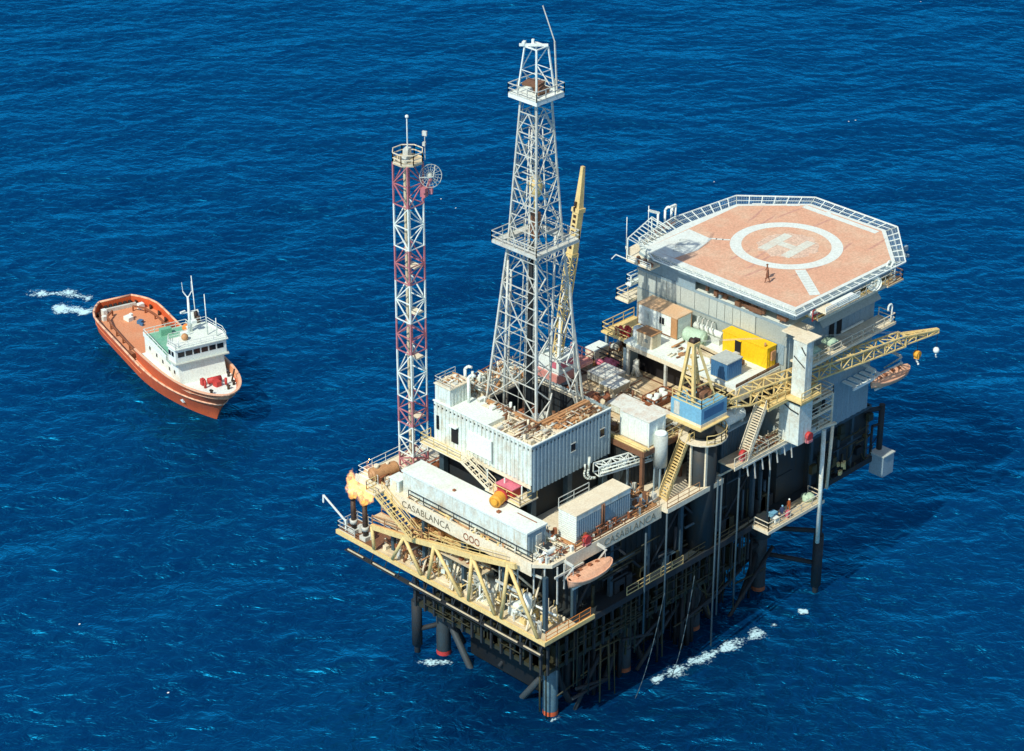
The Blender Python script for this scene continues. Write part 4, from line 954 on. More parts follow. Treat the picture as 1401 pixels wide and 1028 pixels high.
for x in (21.6, 25): g.beam((x, 4.8, 28.4), (x, 6.6, 28.4), .16, .5); g.beam((x, 4.8, 29.1), (x, 6.6, 29.1), .12)
for x in (21.6, 22.7, 23.9, 25):
    for y in (4.8, 6.6): g.beam((x, y, 28.1), (x, y, 29.1), .14)
g.build('frame', rust, ob); MB().box(21.65, 24.95, 4.85, 6.55, 28.15, 28.3).build('floor', brown, ob)
for i, (x, y) in enumerate(((22.1, 5.2), (22.2, 6.1), (23.0, 5.7), (23.9, 5.3), (24.3, 6.1))):
    o = MB().tube((x, y, 28.3), (x, y, 29.2), .32, n=10).build('drum', whiteclean)
    tag(o, 'white drum standing in the rust red basket', 'drum', 'white drums in the rust red basket')
pk = thing('tarped_heap', 'faded pink tarpaulin heap at the far edge of the pipe deck', 'tarpaulin', (25.6, 15.6, 28))
g = MB()
for i in range(12): g.ell((25.6+rnd.uniform(-.9, .9), 15.6+rnd.uniform(-.7, .7), 28.3+rnd.uniform(0, .5)), rnd.uniform(.4, .7), rnd.uniform(.4, .7), rnd.uniform(.3, .55), 7, 5)
g.build('tarpaulin', pink, pk)
mm = thing('mud_machinery', 'rusty brown pump machinery between drill house and pipe deck boxes', 'machinery', (17.6, 9.6, 28))
g = [MB(), MB()]
for i in range(16): g[i % 2].obox((rnd.uniform(16.9, 19.2), rnd.uniform(8.4, 11.6), 28.2+rnd.uniform(0, .9)), (rnd.uniform(.5, 1.4), rnd.uniform(.5, 1.2), rnd.uniform(.5, 1.2)), rnd.uniform(0, 1.5))
for i in range(7): x = rnd.uniform(17, 19); y = rnd.uniform(8.6, 11.4); g[i % 2].tube((x, y, 28.8), (x+rnd.uniform(-1, 1), y+rnd.uniform(-1, 1), 29.3), .3, n=8)
each(g[0], 'pump', rust, mm); each(g[1], 'motor', tan, mm)
yp = MB().tube((0, -2.6, 0), (0, 2.6, 0), .14, n=7); y0_ = None
for i in range(4):
    if y0_ is None: y0_ = yp.build('yellow_pipe', yellow); o = y0_
    else: o = y0_.copy(); COL.objects.link(o)
    o.location = (13.55+(i % 3)*.29, 1.7-.1*i, 28.15+.24*(i//3)); tag(o, 'yellow pipe lying between drill house and tall white box', 'pipe', 'yellow pipes beside the tall white box')
ct = thing('cylinder_tank', 'upright pale grey cylinder tank between generator house and crane stairs', 'tank', (16.4, -.6, 24.6))
MB().tube((15.9, -1.2, 25.6), (15.9, -1.2, 29.6), .78, n=18).build('shell', greypanel, ct); MB().tube((15.9, -1.2, 29.6), (15.9, -1.2, 29.75), .8, .55, 18).build('cap', whiteclean, ct)
g = MB()
for a in (45, 135, 225, 315): g.beam((15.9+.6*math.cos(R(a)), -1.2+.6*math.sin(R(a)), 22.3), (15.9+.6*math.cos(R(a)), -1.2+.6*math.sin(R(a)), 25.6), .14)
g.build('leg', bluegrey, ct)
la = thing('burner_boom', 'white lattice burner boom with curled pipe end pointing at the drill house', 'lattice boom', (12.8, .9, 22.3))
g = MB(); q0 = Vector((8.9, 1.9, 26.6)); q1 = Vector((16.8, .0, 26.5)); lattice(g, q0, q1, 1.1, 1.1, 7, .13, .09); g.build('lattice', whiteclean, la)
g = MB(); g.tube(q0+Vector((.2, -.7, -.2)), q1+Vector((0, -.7, -.2)), .1); g.tube(q0+Vector((.2, -.7, .2)), q1+Vector((0, -.7, .2)), .08)
arc = [q0+Vector((-.1-1.0*math.sin(R(a)), .25*math.sin(R(a)), -.9*math.cos(R(a)))) for a in range(0, 121, 20)]
g.path(arc+[arc[-1]+Vector((.1, 0, 1.4))], .15); g.path([p+Vector((-.45, .1, 0)) for p in arc]+[arc[-1]+Vector((-.5, .1, .7))], .11)
g.build('burner_pipe', white, la); each(MB().beam((16.6, 0, 22.3), (16.6, 0, 26), .4).beam((13, 1.0, 22.3), (13, 1.0, 26), .2), 'support_post', bluegrey, la)

# scattered process gear on the upper deck, drill house roof and lower deck
def skid(label, nm, cat, x, y, z, sx, sy, h, seed, mats):
    q = random.Random(seed); t = thing(nm, label, cat, (x, y, z))
    MB().box(x-sx/2, x+sx/2, y-sy/2, y+sy/2, z, z+.15).build('base_frame', mats[0], t)
    g = MB(); r_ = min(sx, sy)*.24
    if sx > sy: g.vessel((x-sx*.3, y, z+.2+r_), (x+sx*.3, y, z+.2+r_), r_, 10)
    else: g.vessel((x, y-sy*.3, z+.2+r_), (x, y+sy*.3, z+.2+r_), r_, 10)
    g.build('vessel', mats[1], t)
    g = MB()
    for i in range(int(6+sx*sy*1.2)):
        a, b = x+q.uniform(-.48, .48)*sx, y+q.uniform(-.48, .48)*sy; e = z+q.uniform(.2, h); l = q.uniform(.5, 1.6)
        k = i % 3
        if k == 0: g.tube((a, b, z+.1), (a, b, e), .07)
        elif k == 1: g.tube((a, b, e), (max(x-sx*.5, min(x+sx*.5, a+l)), b, e), .06)
        else: g.tube((a, b, e), (a, max(y-sy*.5, min(y+sy*.5, b+l)), e), .06)
    g.build('pipework', mats[2], t)
    g = MB()
    for i in range(int(3+sx*sy*.5)): g.obox((x+q.uniform(-.42, .42)*sx, y+q.uniform(-.42, .42)*sy, z+q.uniform(.3, h*.7)), (q.uniform(.2, .6), q.uniform(.2, .6), q.uniform(.3, .8)), q.uniform(0, 1.5))
    each(g, 'valve', mats[3], t)
    return t
skid('cream pump skid at the very front corner of the upper deck', 'pump_skid', 'pump skid', -2.6, -2.0, 22.3, 2.4, 1.8, 1.5, 1, (rust, whiteclean, cream, dsteel))
skid('white valve skid between store building end and generator house', 'valve_skid', 'valve skid', -.3, .2, 22.3, 1.6, 2.6, 1.8, 2, (cream, whiteclean, steel, rust))
skid('rust stained pipe manifold between generator house and crane stairs', 'pipe_manifold', 'pipe manifold', 11.6, -1.9, 22.3, 3.6, 2.4, 2.2, 3, (timber, bluegrey, timber, brown))
skid('small orange manifold beside the drill house substructure', 'valve_manifold', 'manifold', 1.2, 19.4, 22.3, 3.4, 3.0, 1.8, 4, (cream, rust, steel, brown))
skid('white separator skid low behind the front truss near the corner', 'separator_skid', 'process skid', -3.2, 1.2, 14, 3.6, 3.4, 2.6, 10, (tan, whiteclean, yellow, dsteel))
skid('grey scrubber skid low behind the middle of the front truss', 'scrubber_skid', 'process skid', -3.0, 6.6, 14, 3.8, 4.6, 3.0, 11, (cream, greypanel, cream, steel))
skid('cream heater skid low behind the far half of the front truss', 'heater_skid', 'process skid', -3.0, 12.2, 14, 3.8, 4.8, 3.0, 12, (cream, steel, yellow, white))
skid('rusty manifold low on the deck near the flare stacks', 'flare_manifold', 'process skid', -3.2, 18.6, 14, 3.6, 5.0, 2.4, 13, (tan, brown, cream, rust))
skid('orange brown valve bank high under the name lettering', 'valve_bank', 'valve bank', -2.6, 14.0, 18.3, 2.4, 8.6, 1.6, 14, (yellow, timber, yellow, timber))
skid('pale generator skid at the far side of the pipe deck', 'service_skid', 'equipment skid', 29.6, 17.6, 28, 3.0, 2.2, 1.8, 15, (cream, steel, cream, brown))
skid('brown winch skid at the foot of the rear crane', 'winch_skid', 'winch', 21.6, 17.6, 28, 2.6, 2.4, 1.6, 16, (brown, rust, timber, brown))
wv = thing('white_vessel', 'small white upright vessel behind the front truss by the corner', 'vessel', (-3.9, -.2, 14))
MB().tube((-3.9, -.2, 15), (-3.9, -.2, 17.2), .5, n=14).ell((-3.9, -.2, 17.2), .5, .5, .35).ell((-3.9, -.2, 15), .5, .5, .35).build('shell', whiteclean, wv); MB().tube((-3.9, -.2, 14), (-3.9, -.2, 14.8), .2).build('leg', steel, wv)
for i, (x, y, a, m_, lb) in enumerate(((2.6, 15.2, .2, whiteclean, 'tall white vent pipe at the left rear of the drill house roof'), (5.4, 18.6, .1, whiteclean, 'white gooseneck vent on the rear edge of the drill house roof'))):
    t = thing('vent_pipe', lb, 'vent', (x, y, 31.8)); MB().path([(x, y, 31.8), (x, y, 35.4+i*.0-1.2*i), (x+.25, y-.25, 35.7-1.2*i), (x+.6, y-.5, 35.5-1.2*i)], .17, 8).build('pipe', m_, t); MB().tube((x, y, 31.8), (x, y, 32.1), .3).build('flange', brown, t)
er = thing('edge_rail', 'rust stained rail along the rear edge of the drill house roof', 'railing', (7, 19.2, 31.8)); MB().rail([(3.8, 18.5, 31.8), (12.6, 19.2, 31.8)], w=.1).build('rail', rust, er)

clutter('corner_gear', 'heap of small cream pumps and pipes on the front corner of the drill house roof', 'equipment', .8, 4.6, 3.8, 9.8, 31.8, 90, 1.0, (cream, steel, cream, brown), 21, .7)
clutter('pipe_bundle', 'brown and yellow pipes and beams along the right roof edge of the drill house', 'pipes', 5.0, 12.4, 3.7, 6.4, 31.8, 60, .8, (timber, tan, brown, steel), 22, .6)
lp_ = thing('long_pipes', 'long rust brown beams laid along the right side of the derrick base', 'beams', (8.8, 5.4, 31.8)); g = MB()
for i in range(7): g.tube((5.4+rnd.uniform(0, .8), 4.2+i*.34, 31.95+.1*(i % 2)), (12.2-rnd.uniform(0, 1.5), 4.3+i*.34, 31.95+.1*(i % 2)), .1, n=6)
each(g, 'beam', timber, lp_)
clutter('rear_gear', 'crowded cream and brown gear behind the derrick on the drill house roof', 'equipment', 4.2, 12.4, 15.4, 18.9, 31.8, 170, 1.9, (cream, white, timber, steel), 23, .8)
clutter('left_gear', 'white cabinets and pipes between derrick foot and roof penthouse', 'equipment', 3.0, 5.0, 9.8, 15.6, 31.8, 46, 1.3, (whiteclean, cream, steel, brown), 24, .7)
clutter('penthouse_gear', 'pale ducts and vents on top of the drill house penthouse', 'equipment', .7, 3.5, 16.1, 18.2, 34.45, 16, .6, (cream, steel, timber, whiteclean), 25, .6)
clutter('deck_gear', 'tan and cream gear strewn between drill house and rear crane', 'equipment', 13.6, 19.4, 11.4, 15.0, 28, 60, 1.2, (tan, cream, rust, steel), 26, .9)
clutter('pump_row', 'cream pumps and brown valves behind the drill house on the pipe deck', 'machinery', 13.5, 16.8, 4.6, 9.0, 28, 50, 1.4, (cream, cream, brown, steel), 27, .8)
clutter('deck_scrap', 'scattered short pipes and boxes at the far corner of the pipe deck', 'equipment', 24.5, 29.5, 16.6, 18.7, 28, 40, 1.0, (cream, brown, timber, steel), 28, .8)
clutter('near_gear', 'small gear along the near edge of the pipe deck by the crane', 'equipment', 17.6, 20.6, -.7, 1.2, 28, 30, .9, (cream, yellow, steel, brown), 29, .5)
clutter('corner_valves', 'white and cream valves crowded at the front corner of the upper deck', 'valves', -4.4, .4, -3.2, -.6, 22.3, 60, 1.3, (whiteclean, cream, steel, rust), 30, .5)
clutter('stairfoot_gear', 'orange and brown gear crowded at the foot of the crane stairs', 'equipment', 9.8, 14.2, -3.2, 1.2, 22.3, 80, 1.8, (timber, steel, brown, bluegrey), 31, .7)
clutter('mast_gear', 'red and cream gear around the foot of the radio mast', 'equipment', -1.2, 5.0, 19.6, 21.2, 22.3, 60, 1.4, (fadedred, cream, brown, steel), 32, .7)
clutter('stair_gear', 'cream gear strewn around the orange brown tank behind the flare', 'equipment', -4.8, -.4, 19.4, 22.2, 22.3, 50, 1.2, (cream, rust, steel, timber), 33, .7)
clutter('truss_gear', 'cream and yellow pipework crowded behind the front truss', 'process pipes', -5.3, -.9, -3.4, 10.0, 14.0, 170, 2.6, (cream, yellow, steel, whiteclean), 34, .8)
clutter('flare_gear', 'brown and cream pipework behind the far end of the front truss', 'process pipes', -5.2, -1.2, 10.0, 21.8, 14.0, 130, 2.2, (cream, timber, steel, brown), 35, .8)
clutter('underdeck_gear', 'orange brown pipework on the walkway under the name lettering', 'process pipes', -5.3, -4.4, 5.5, 17.6, 18.3, 70, .9, (timber, yellow, cream, rust), 36, .5)
clutter('annex_gear', 'small bits of gear on the white annex roof around the blue container', 'equipment', 26.2, 31, 1.2, 8.6, 32.3, 26, .5, (cream, steel, brown, timber), 37, .6)
wt2 = thing('white_pressure_tank', 'white horizontal tank on a dark blue module below the crane boom', 'tank', (26, -2.6, 27.5)); MB().vessel((24.6, -2.7, 28.35), (27.6, -2.7, 28.35), .85, 16).build('shell', whiteclean, wt2); MB().box(24.7, 25, -3.4, -2.0, 27.5, 27.9).box(27.1, 27.4, -3.4, -2.0, 27.5, 27.9).build('saddle', steel, wt2)
bm2 = thing('blue_module', 'dark blue corrugated module under the white horizontal tank by the crane', 'module', (26, -2.6, 22.3)); MB().corr((23.6, -1.1), (23.6, -3.6), 22.3, 27.3, .06, .5).corr((23.6, -3.6), (29.5, -3.6), 22.3, 27.3, .06, .5).corr((29.5, -3.6), (29.5, -1.1), 22.3, 27.3, .06, .5).build('wall', shadeblue, bm2); MB().box(23.5, 29.6, -3.7, -1.06, 27.3, 27.5).build('roof', bluegrey, bm2)

clutter('rack_gear', 'cream and grey gear packed between the flat white boxes of the pipe deck', 'equipment', 19.4, 23.4, 7.0, 12.6, 28, 80, 1.0, (cream, steel, tan, brown), 41, .7)
clutter('fore_gear', 'small cream gear on the pipe deck beside the red drum basket', 'equipment', 20.6, 24.6, -.6, 4.4, 28, 50, .7, (cream, tan, steel, brown), 42, .6)
clutter('edge_gear', 'cream and tan gear along the far edge of the pipe deck', 'equipment', 14.0, 26.5, 16.4, 18.9, 28, 90, 1.2, (cream, tan, steel, timber), 43, .8)
clutter('walkway_gear', 'orange and cream gear along the walkway in front of the lower stair tower', 'equipment', 25.8, 31.4, -5.9, -3.9, 24.3, 50, 1.0, (timber, cream, steel, rust), 44, .5)
clutter('fascia_gear', 'small pipes and lamps on the deck edge in front of the store building', 'pipes', -4.95, -4.25, .2, 17.5, 22.3, 40, .6, (cream, steel, timber, yellow), 45, .4)
sp = MB().tube((0, -3.6, 0), (0, 3.6, 0), .12, n=6); sp0 = None
for i in range(12):
    if sp0 is None: sp0 = sp.build('casing_pipe', brown); o = sp0
    else: o = sp0.copy(); COL.objects.link(o)
    o.location = (17.9+(i % 7)*.27+(i//7)*.13, 13.6, 28.15+.22*(i//7)); tag(o, 'brown casing pipe stacked beside the rear crane', 'pipe', 'brown casing pipes beside the rear crane')
# ---------------------------------------------------------------- accommodation block
ab = thing('accommodation_block', 'tall grey accommodation block under the helideck at the right end of the platform', 'building', (41, 7, 14))
X0, X1, Y0, Y1, ZB, ZT = 33.4, 49.7, -4.2, 18.3, 21.0, 37.3
wl = MB(); wl.box(X0+.15, X1-.1, Y0+.15, Y1-.1, ZB, ZT-.05); wl.build('core', grey, ab)
g = MB()
ys = [Y1-2.2]+[Y1-2.2-1.62*i for i in range(1, 10)]
MB().corr((X0+.1, Y1), (X0+.1, Y0), ZB, 34.9, .02, 2.6).build('left_wall', grey, ab)
MB().box(X0, X0+.12, Y0, Y1, 34.82, 34.92).box(X0-.02, X0+.1, Y0, Y1, 37.12, 37.42).build('wall_band', bluegrey, ab)
pn = MB(); y = Y1-.3; k = 0
while y > .6:
    wd = rnd.choice((2.1, 1.5, 1.1)); pn.box(X0+.0, X0+.1, max(.4, y-wd), y, 34.95, 37.1); y -= wd+.07
pn.build('wall_panel', greypanel, ab)
MB().box(X0-.02, X0+.1, Y0, .2, 34.95, 37.1).build('wall_panel', grey, ab)
MB().box(X0-.03, X0+.1, -3.9, -1.3, 32.5, 35.0).build('louvre', bluegrey, ab)
MB().corr((X0+.1, Y0+.05), (X1, Y0+.05), ZB, ZT-.05, .06, 1.1).build('right_wall', bluegrey, ab)  # shadow side of the block, darkened in its colour
MB().box(X0, X1, Y0, Y1, ZT-.05, ZT).build('roof', white_roof, ab)
g = MB()
for y in (17.8, 12, 6, 1): g.beam((X0+.5, y, ZT), (X0+.5, y, 39.3), .3)
for x in (38, 44, 49): g.beam((x, -3.8, ZT), (x, -3.8, 39.3), .3); g.beam((x, 17, ZT), (x, 17, 39.3), .3)
g.box(X0+.1, X0+.3, 9.5, 16.6, ZT, 39.1)
each(g, 'helideck_support', bluegrey, ab)
g = MB()
for i in range(26): 
    y = rnd.uniform(-3.5, 8); g.obox((X0+rnd.uniform(.1, 1.0), y, ZT+rnd.uniform(.3, .9)), (rnd.uniform(.2, .5), rnd.uniform(.3, 1.3), rnd.uniform(.2, .8)), rnd.uniform(-.1, .1))
each(g, 'roof_equipment', brown, ab)
# sub-structure below, dark side
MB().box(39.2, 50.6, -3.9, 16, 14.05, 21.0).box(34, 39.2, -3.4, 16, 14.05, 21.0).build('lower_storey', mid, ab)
g = MB()
for x in (39.5, 42, 44.6, 47.2, 50.2): g.box(x-.2, x+.2, -4.15, -3.9, 14.05, 21.0)
g.box(39.2, 50.6, -4.2, -3.9, 20.6, 21.0); g.box(39.2, 50.6, -4.2, -3.9, 17.2, 17.5)
each(g, 'storey_column', shadeblue, ab)
wn = MB()
for x in (41.2, 42.6): wn.box(x, x+.8, Y0-.1, Y0-.02, 33.2, 35.4)
each(wn, 'door', black, ab)
g = MB()
for x in (45.6, 47.2): g.box(x, x+.5, Y0-.12, Y0-.02, 35.1, 35.9)
g.box(43.3, 47.4, Y0-.22, Y0-.05, 33.15, 33.4); each(g, 'light_fitting', whiteclean, ab)
MB().rail([(40.7, -4.4, 35.5), (43.6, -4.4, 35.5)], h=.5, w=.08).build('door_frame', mastred, ab)
for (z, xa, xb, yo, lab) in ((38.05, 36.2, 50.6, -6.2, 'yellow'), (33.0, 34.2, 50.4, -6.8, 'cream')):
    o = MB().box(xa, xb, yo, Y0-.02, z-.18, z).build('gallery', cream if z < 35 else yellow, ab)
    MB().rail([(xa, yo+.1, z), (xb-.1, yo+.1, z), (xb-.1, Y0-.2, z)], w=.08).box(xa, xb, yo-.06, yo, z-.3, z+.05).build('handrail', cream, o)
MB().prism([(48.6, -6.6), (51.6, -6.6), (51.6, -2), (48.6, -2)], 37.85, 38.04).build('corner_gallery', tan, ab)
MB().rail([(48.8, -6.5, 38.05), (51.5, -6.5, 38.05), (51.5, -2.2, 38.05)], w=.08).build('handrail', timber, ab)
# slanted roof hoods along the right wall
g = MB(); g.add([(38.5, -4.3, 36.9), (49.3, -4.3, 36.9), (49.3, -5.3, 35.9), (38.5, -5.3, 35.9)], [(3,2,1,0)]); g.add([(38.5, -4.3, 36.8), (49.3, -4.3, 36.8), (49.3, -5.3, 35.8), (38.5, -5.3, 35.8)], [(0,1,2,3)])
g.build('awning', greypanel, ab)
# left end balconies
for (xa, xb, ya, yb, z, m_) in ((32.0, 36, 18.4, 20.4, 33.3, cream), (27.4, 33, 13.6, 18.4, 31.2, yellow), (32.4, 36.5, 18.4, 19.2, 35.4, whiteclean)):
    o = MB().box(xa, xb, ya, yb, z-.25, z).build('balcony', m_, ab); MB().rail([(xa+.1, ya, z), (xa+.1, yb-.1, z), (xb, yb-.1, z)], w=.08).rail([(xa+.1, ya+.1, z), (xb-2, ya+.1, z)], w=.08).build('handrail', m_, o)
g = MB(); g.beam((28, 14, 28), (28, 14, 31), .3); g.beam((28, 18, 28), (28, 18, 31), .3); g.beam((32.5, 18, 22.3), (32.5, 18, 31), .3); each(g, 'balcony_post', bluegrey, ab)
# annex in front (flat white roof over a dark opening)
an_ = thing('deck_annex', 'low annex with a flat white roof and a long dark opening facing the pipe deck', 'building', (29.5, 5, 28))
MB().box(25.7, 33.35, -3.5, 13.3, 32.0, 32.3).build('roof', white_roof, an_)
MB().box(25.7, 25.85, -3.5, 13.3, 31.45, 32.0).build('front_fascia', cream, an_)
MB().box(25.75, 33.3, -3.55, -3.4, 30.4, 32.0).build('end_fascia', cream, an_)
MB().box(27.8, 33.2, -3.0, 13.0, 28.02, 32.0).build('back_wall', black, an_)  # shade inside the opening is painted as a black wall
MB().box(25.7, 27.8, 12.9, 13.3, 28.02, 32.0).box(25.8, 27.7, 13.3, 13.36, 28.1, 31.9).build('side_wall', bluegrey, an_)
g = MB()
for y in (12.7, 7, 1.2, -3.2): g.box(25.75, 26.05, y-.15, y+.15, 28.02, 32.0)
each(g, 'post', steel, an_)
g = MB()
for k in range(14): g.tube((26.0+rnd.uniform(0, .8), 11.9+rnd.uniform(-.6, .6), 28), (26.0+rnd.uniform(0, .8), 11.9+rnd.uniform(-.6, .6), 28.6+rnd.uniform(.2, 1.6)), rnd.uniform(.06, .2))
g.build('pipework', steel, an_)
MB().rail([(26.1, 14, 28.02), (26.1, 17.8, 28.02)], w=.11, h=1.7, mids=2).build('fence', dsteel, an_)
MB().rail([(25.8, -3.4, 32.3), (33.2, -3.4, 32.3)], h=.35, w=.09).build('kerb', brown, an_)
# roof cargo
cc = thing('portable_cabin', 'large cream and white portable cabin with a rust tinted roof on the annex roof', 'cabin', (31.3, 12, 32.3))
a, b, c, d = 30.0, 32.6, 9.0, 15.1
MB().box(a+.04, b-.04, c+.04, d-.04, 32.45, 34.95).build('wall', whiteclean, cc)
MB().prism([(a-.05, c-.05), (b+.05, c-.05), (b+.05, d+.05), (a-.05, d+.05)], 34.95, 35.1).build('roof', rustroof, cc)
g = MB()
for x in (a, b-.12):
    for y in (c, d-.12): g.box(x, x+.12, y, y+.12, 32.35, 34.95)
g.box(a-.02, a+.04, c, c+.95, 32.4, 34.95); g.build('corner_post', timber, cc)
wn = MB().box(a-.03, a+.03, 11.0, 11.7, 33.6, 34.4).build('window', glass, cc); MB().box(a-.05, a-.02, 10.9, 11.8, 33.5, 33.6).box(a-.05, a-.02, 11.32, 11.38, 33.6, 34.4).build('frame', steel, wn)
MB().box(a-.03, a+.03, 13.2, 14.0, 32.6, 34.5).build('door', white, cc); MB().box(a-.05, a-.02, 13.3, 13.5, 33.5, 34.2).build('door_window', grey, cc)
MB().box(a+.1, b-.1, c+.3, c+.5, 32.3, 32.45).box(a+.1, b-.1, d-.6, d-.4, 32.3, 32.45).box(a-.01, a+.2, c+1, d-.6, 32.3, 32.44).build('skid', brown, cc)
ht = thing('tool_hut', 'small cream hut with an orange roof in front of the portable cabin', 'hut', (26.8, 10.4, 32.3))
MB().box(26.1, 27.7, 9.4, 11.6, 32.3, 34.0).build('wall', cream, ht); MB().box(26.0, 27.8, 9.3, 11.7, 34.0, 34.12).build('roof', timber, ht); MB().box(26.05, 26.09, 10.0, 10.5, 33.0, 33.4).build('window', grey, ht); MB().box(26.2, 27.0, 9.34, 9.39, 32.35, 33.8).build('door', tan, ht)

wt_ = thing('water_tank', 'round topped white tank between the hut and the left end of the annex roof', 'tank', (27.4, 12.6, 32.3)); MB().tube((27.3, 12.4, 32.3), (27.3, 12.4, 33.6), .72, n=16).ell((27.3, 12.4, 33.6), .72, .72, .3, 16).build('shell', whiteclean, wt_); MB().tube((27.3, 12.4, 33.85), (27.3, 12.4, 34.0), .15).build('cap', steel, wt_)
gt = thing('green_tank', 'pale green drum tank beside the end of the portable cabin', 'tank', (30.9, 7.2, 32.3))
MB().vessel((30.6, 8.1, 33.3), (31.0, 5.9, 33.3), .85, 16).build('shell', palegreen, gt); MB().box(30.0, 31.6, 7.4, 7.7, 32.3, 32.8).box(30.2, 31.7, 6.2, 6.5, 32.3, 32.8).build('saddle', steel, gt)
bb = thing('blue_container', 'dark blue container with a pale grey roof at the front of the annex roof', 'container', (27.3, -.6, 32.3))
MB().corr((26.1, .55), (26.1, -1.8), 32.45, 34.45, .04, .3).corr((26.1, -1.8), (28.6, -1.8), 32.45, 34.45, .04, .3).corr((28.6, -1.8), (28.6, .55), 32.45, 34.45, .04, .3).corr((28.6, .55), (26.1, .55), 32.45, 34.45, .04, .3).build('wall', navy, bb)
MB().box(26.02, 28.68, -1.88, .63, 34.45, 34.58).build('roof', greypanel, bb); MB().box(26.1, 28.6, -1.8, .55, 32.3, 32.45).build('skid', cream, bb)
yb = thing('yellow_cabin', 'bright yellow steel cabin with a dark doorway against the grey block wall', 'cabin', (32.4, .5, 32.3))
MB().corr((31.7, 3.6), (31.7, -2.9), 32.3, 34.75, .03, .8).corr((31.7, -2.9), (33.2, -2.9), 32.3, 34.75, .03, .5).corr((33.2, -2.9), (33.2, 3.6), 32.3, 34.75, .03, .8).corr((33.2, 3.6), (31.7, 3.6), 32.3, 34.75, .03, .5).build('wall', brightyellow, yb)
MB().box(31.62, 33.28, -2.98, 3.68, 34.75, 34.88).build('roof', brightyellow, yb); MB().box(31.62, 31.69, .9, 1.75, 32.35, 34.4).build('door', black, yb); MB().box(31.5, 31.7, .8, 1.85, 34.42, 34.5).build('door_hood', brightyellow, yb)
MB().tube((31.9, -2.4, 34.9), (31.9, -2.4, 35.3), .12).box(32.2, 32.9, -3.2, -2.98, 33.2, 34.3).build('fitting', timber, yb)
dt = thing('white_duct', 'white pipe bundle hung along the grey block wall left of the yellow cabin', 'duct', (32.6, 6.4, 32.3))
MB().tube((32.7, 4.4, 33.5), (32.7, 8.6, 33.5), .4, n=10).build('duct', whiteclean, dt); g = MB()
for k in range(4): g.path([(32.4, 5.4+k*.7, 33.2), (32.0, 5.6+k*.7, 34.2), (32.5, 5.9+k*.7, 34.7), (33.2, 6.1+k*.7, 34.5)], .09)
g.box(32.3, 33.1, 4.6, 8.4, 32.3, 33.12); g.build('bracket', steel, dt)
tp_ = thing('stacked_planks', 'tan bundle of weathered planks on the annex roof between tank and blue container', 'planks', (29.6, 3.6, 32.3)); g = MB()
for i in range(9): g.obox((29.6+rnd.uniform(-.5, .5), 3.9+rnd.uniform(-.4, .4), 32.4+.09*(i//2)), (.34, 3.6, .09), rnd.uniform(-.12, .12))
g.build('plank', tan, tp_); MB().box(28.9, 30.4, 2.6, 2.8, 32.3, 32.36).box(28.9, 30.4, 5, 5.2, 32.3, 32.36).build('bearer', brown, tp_)
wn_ = thing('air_winch', 'small grey and rust winch in front of the yellow cabin', 'winch', (30.4, -.2, 32.3)); MB().tube((30.3, -.6, 32.8), (30.3, .3, 32.8), .35, n=10).build('drum', brown, wn_); MB().box(29.9, 30.8, -.8, .5, 32.3, 32.5).box(30.6, 31.1, .5, 1.2, 32.3, 33.3).build('base', steel, wn_)
vk = thing('red_valve_bank', 'cluster of red valves and pipes on the yellow balcony left of the annex', 'valves', (28.4, 15.4, 31.2)); g = MB()
for i in range(14): x, y = 28.2+rnd.uniform(-.5, .7), 15.4+rnd.uniform(-1.2, 1.2); g.tube((x, y, 31.2), (x, y, 32.0+rnd.uniform(0, .5)), .1); g.ell((x, y, 32.1), .26, .26, .2, 8, 5)
g.build('valve', red, vk); MB().beam((28.2, 14, 31.6), (28.4, 16.8, 31.6), .2).build('header', mastred, vk)
# corner stair tower, in two lifts
tw_ = thing('stair_tower', 'white sheeted stair tower at the near corner of the accommodation block', 'tower', (32.6, -7, 24.3))
MB().corr((31.9, -6.35), (31.9, -8.2), 30.3, 37.2, .015, 1.0).corr((31.9, -8.2), (33.1, -8.2), 30.3, 37.2, .015, 1.0).corr((33.1, -8.2), (33.1, -6.35), 30.3, 37.2, .015, 1.0).corr((33.1, -6.35), (31.9, -6.35), 30.3, 37.2, .015, 1.0).build('upper_sheeting', white, tw_)
MB().box(31.7, 34.0, -7.9, -5.05, 24.32, 29.6).build('lower_sheeting', white, tw_)
MB().box(31.0, 34.6, -8.6, -6.45, 30.05, 30.28).box(31.7, 34.2, -8.0, -4.9, 29.4, 29.6).build('landing', yellow, tw_)
MB().box(31.8, 34.4, -8.3, -6.3, 37.2, 37.35).box(32.4, 35.6, -6.3, -4.2, 37.2, 37.36).build('bridge', cream, tw_)
MB().rail([(31.1, -8.5, 30.3), (34.5, -8.5, 30.3)], w=.08).build('handrail', yellow, tw_)
g = MB(); g.beam((31.85, -7.5, 36.6), (31.85, -8.15, 35.8), .1); g.tube((31.85, -6.5, 35.2), (31.85, -8.1, 34.2), .06); g.tube((31.62, -5.1, 29.3), (31.62, -6.6, 28.6), .07); g.tube((31.62, -6.6, 28.6), (31.62, -7.8, 28.4), .07)
g.build('sheeting_line', dsteel, tw_)  # lower dark lines stand in for the boom's shadow on the sheeting
sb = thing('stacked_landings', 'three cluttered cream landings stacked beside the lower stair tower', 'landings', (36.5, -6, 24.3))
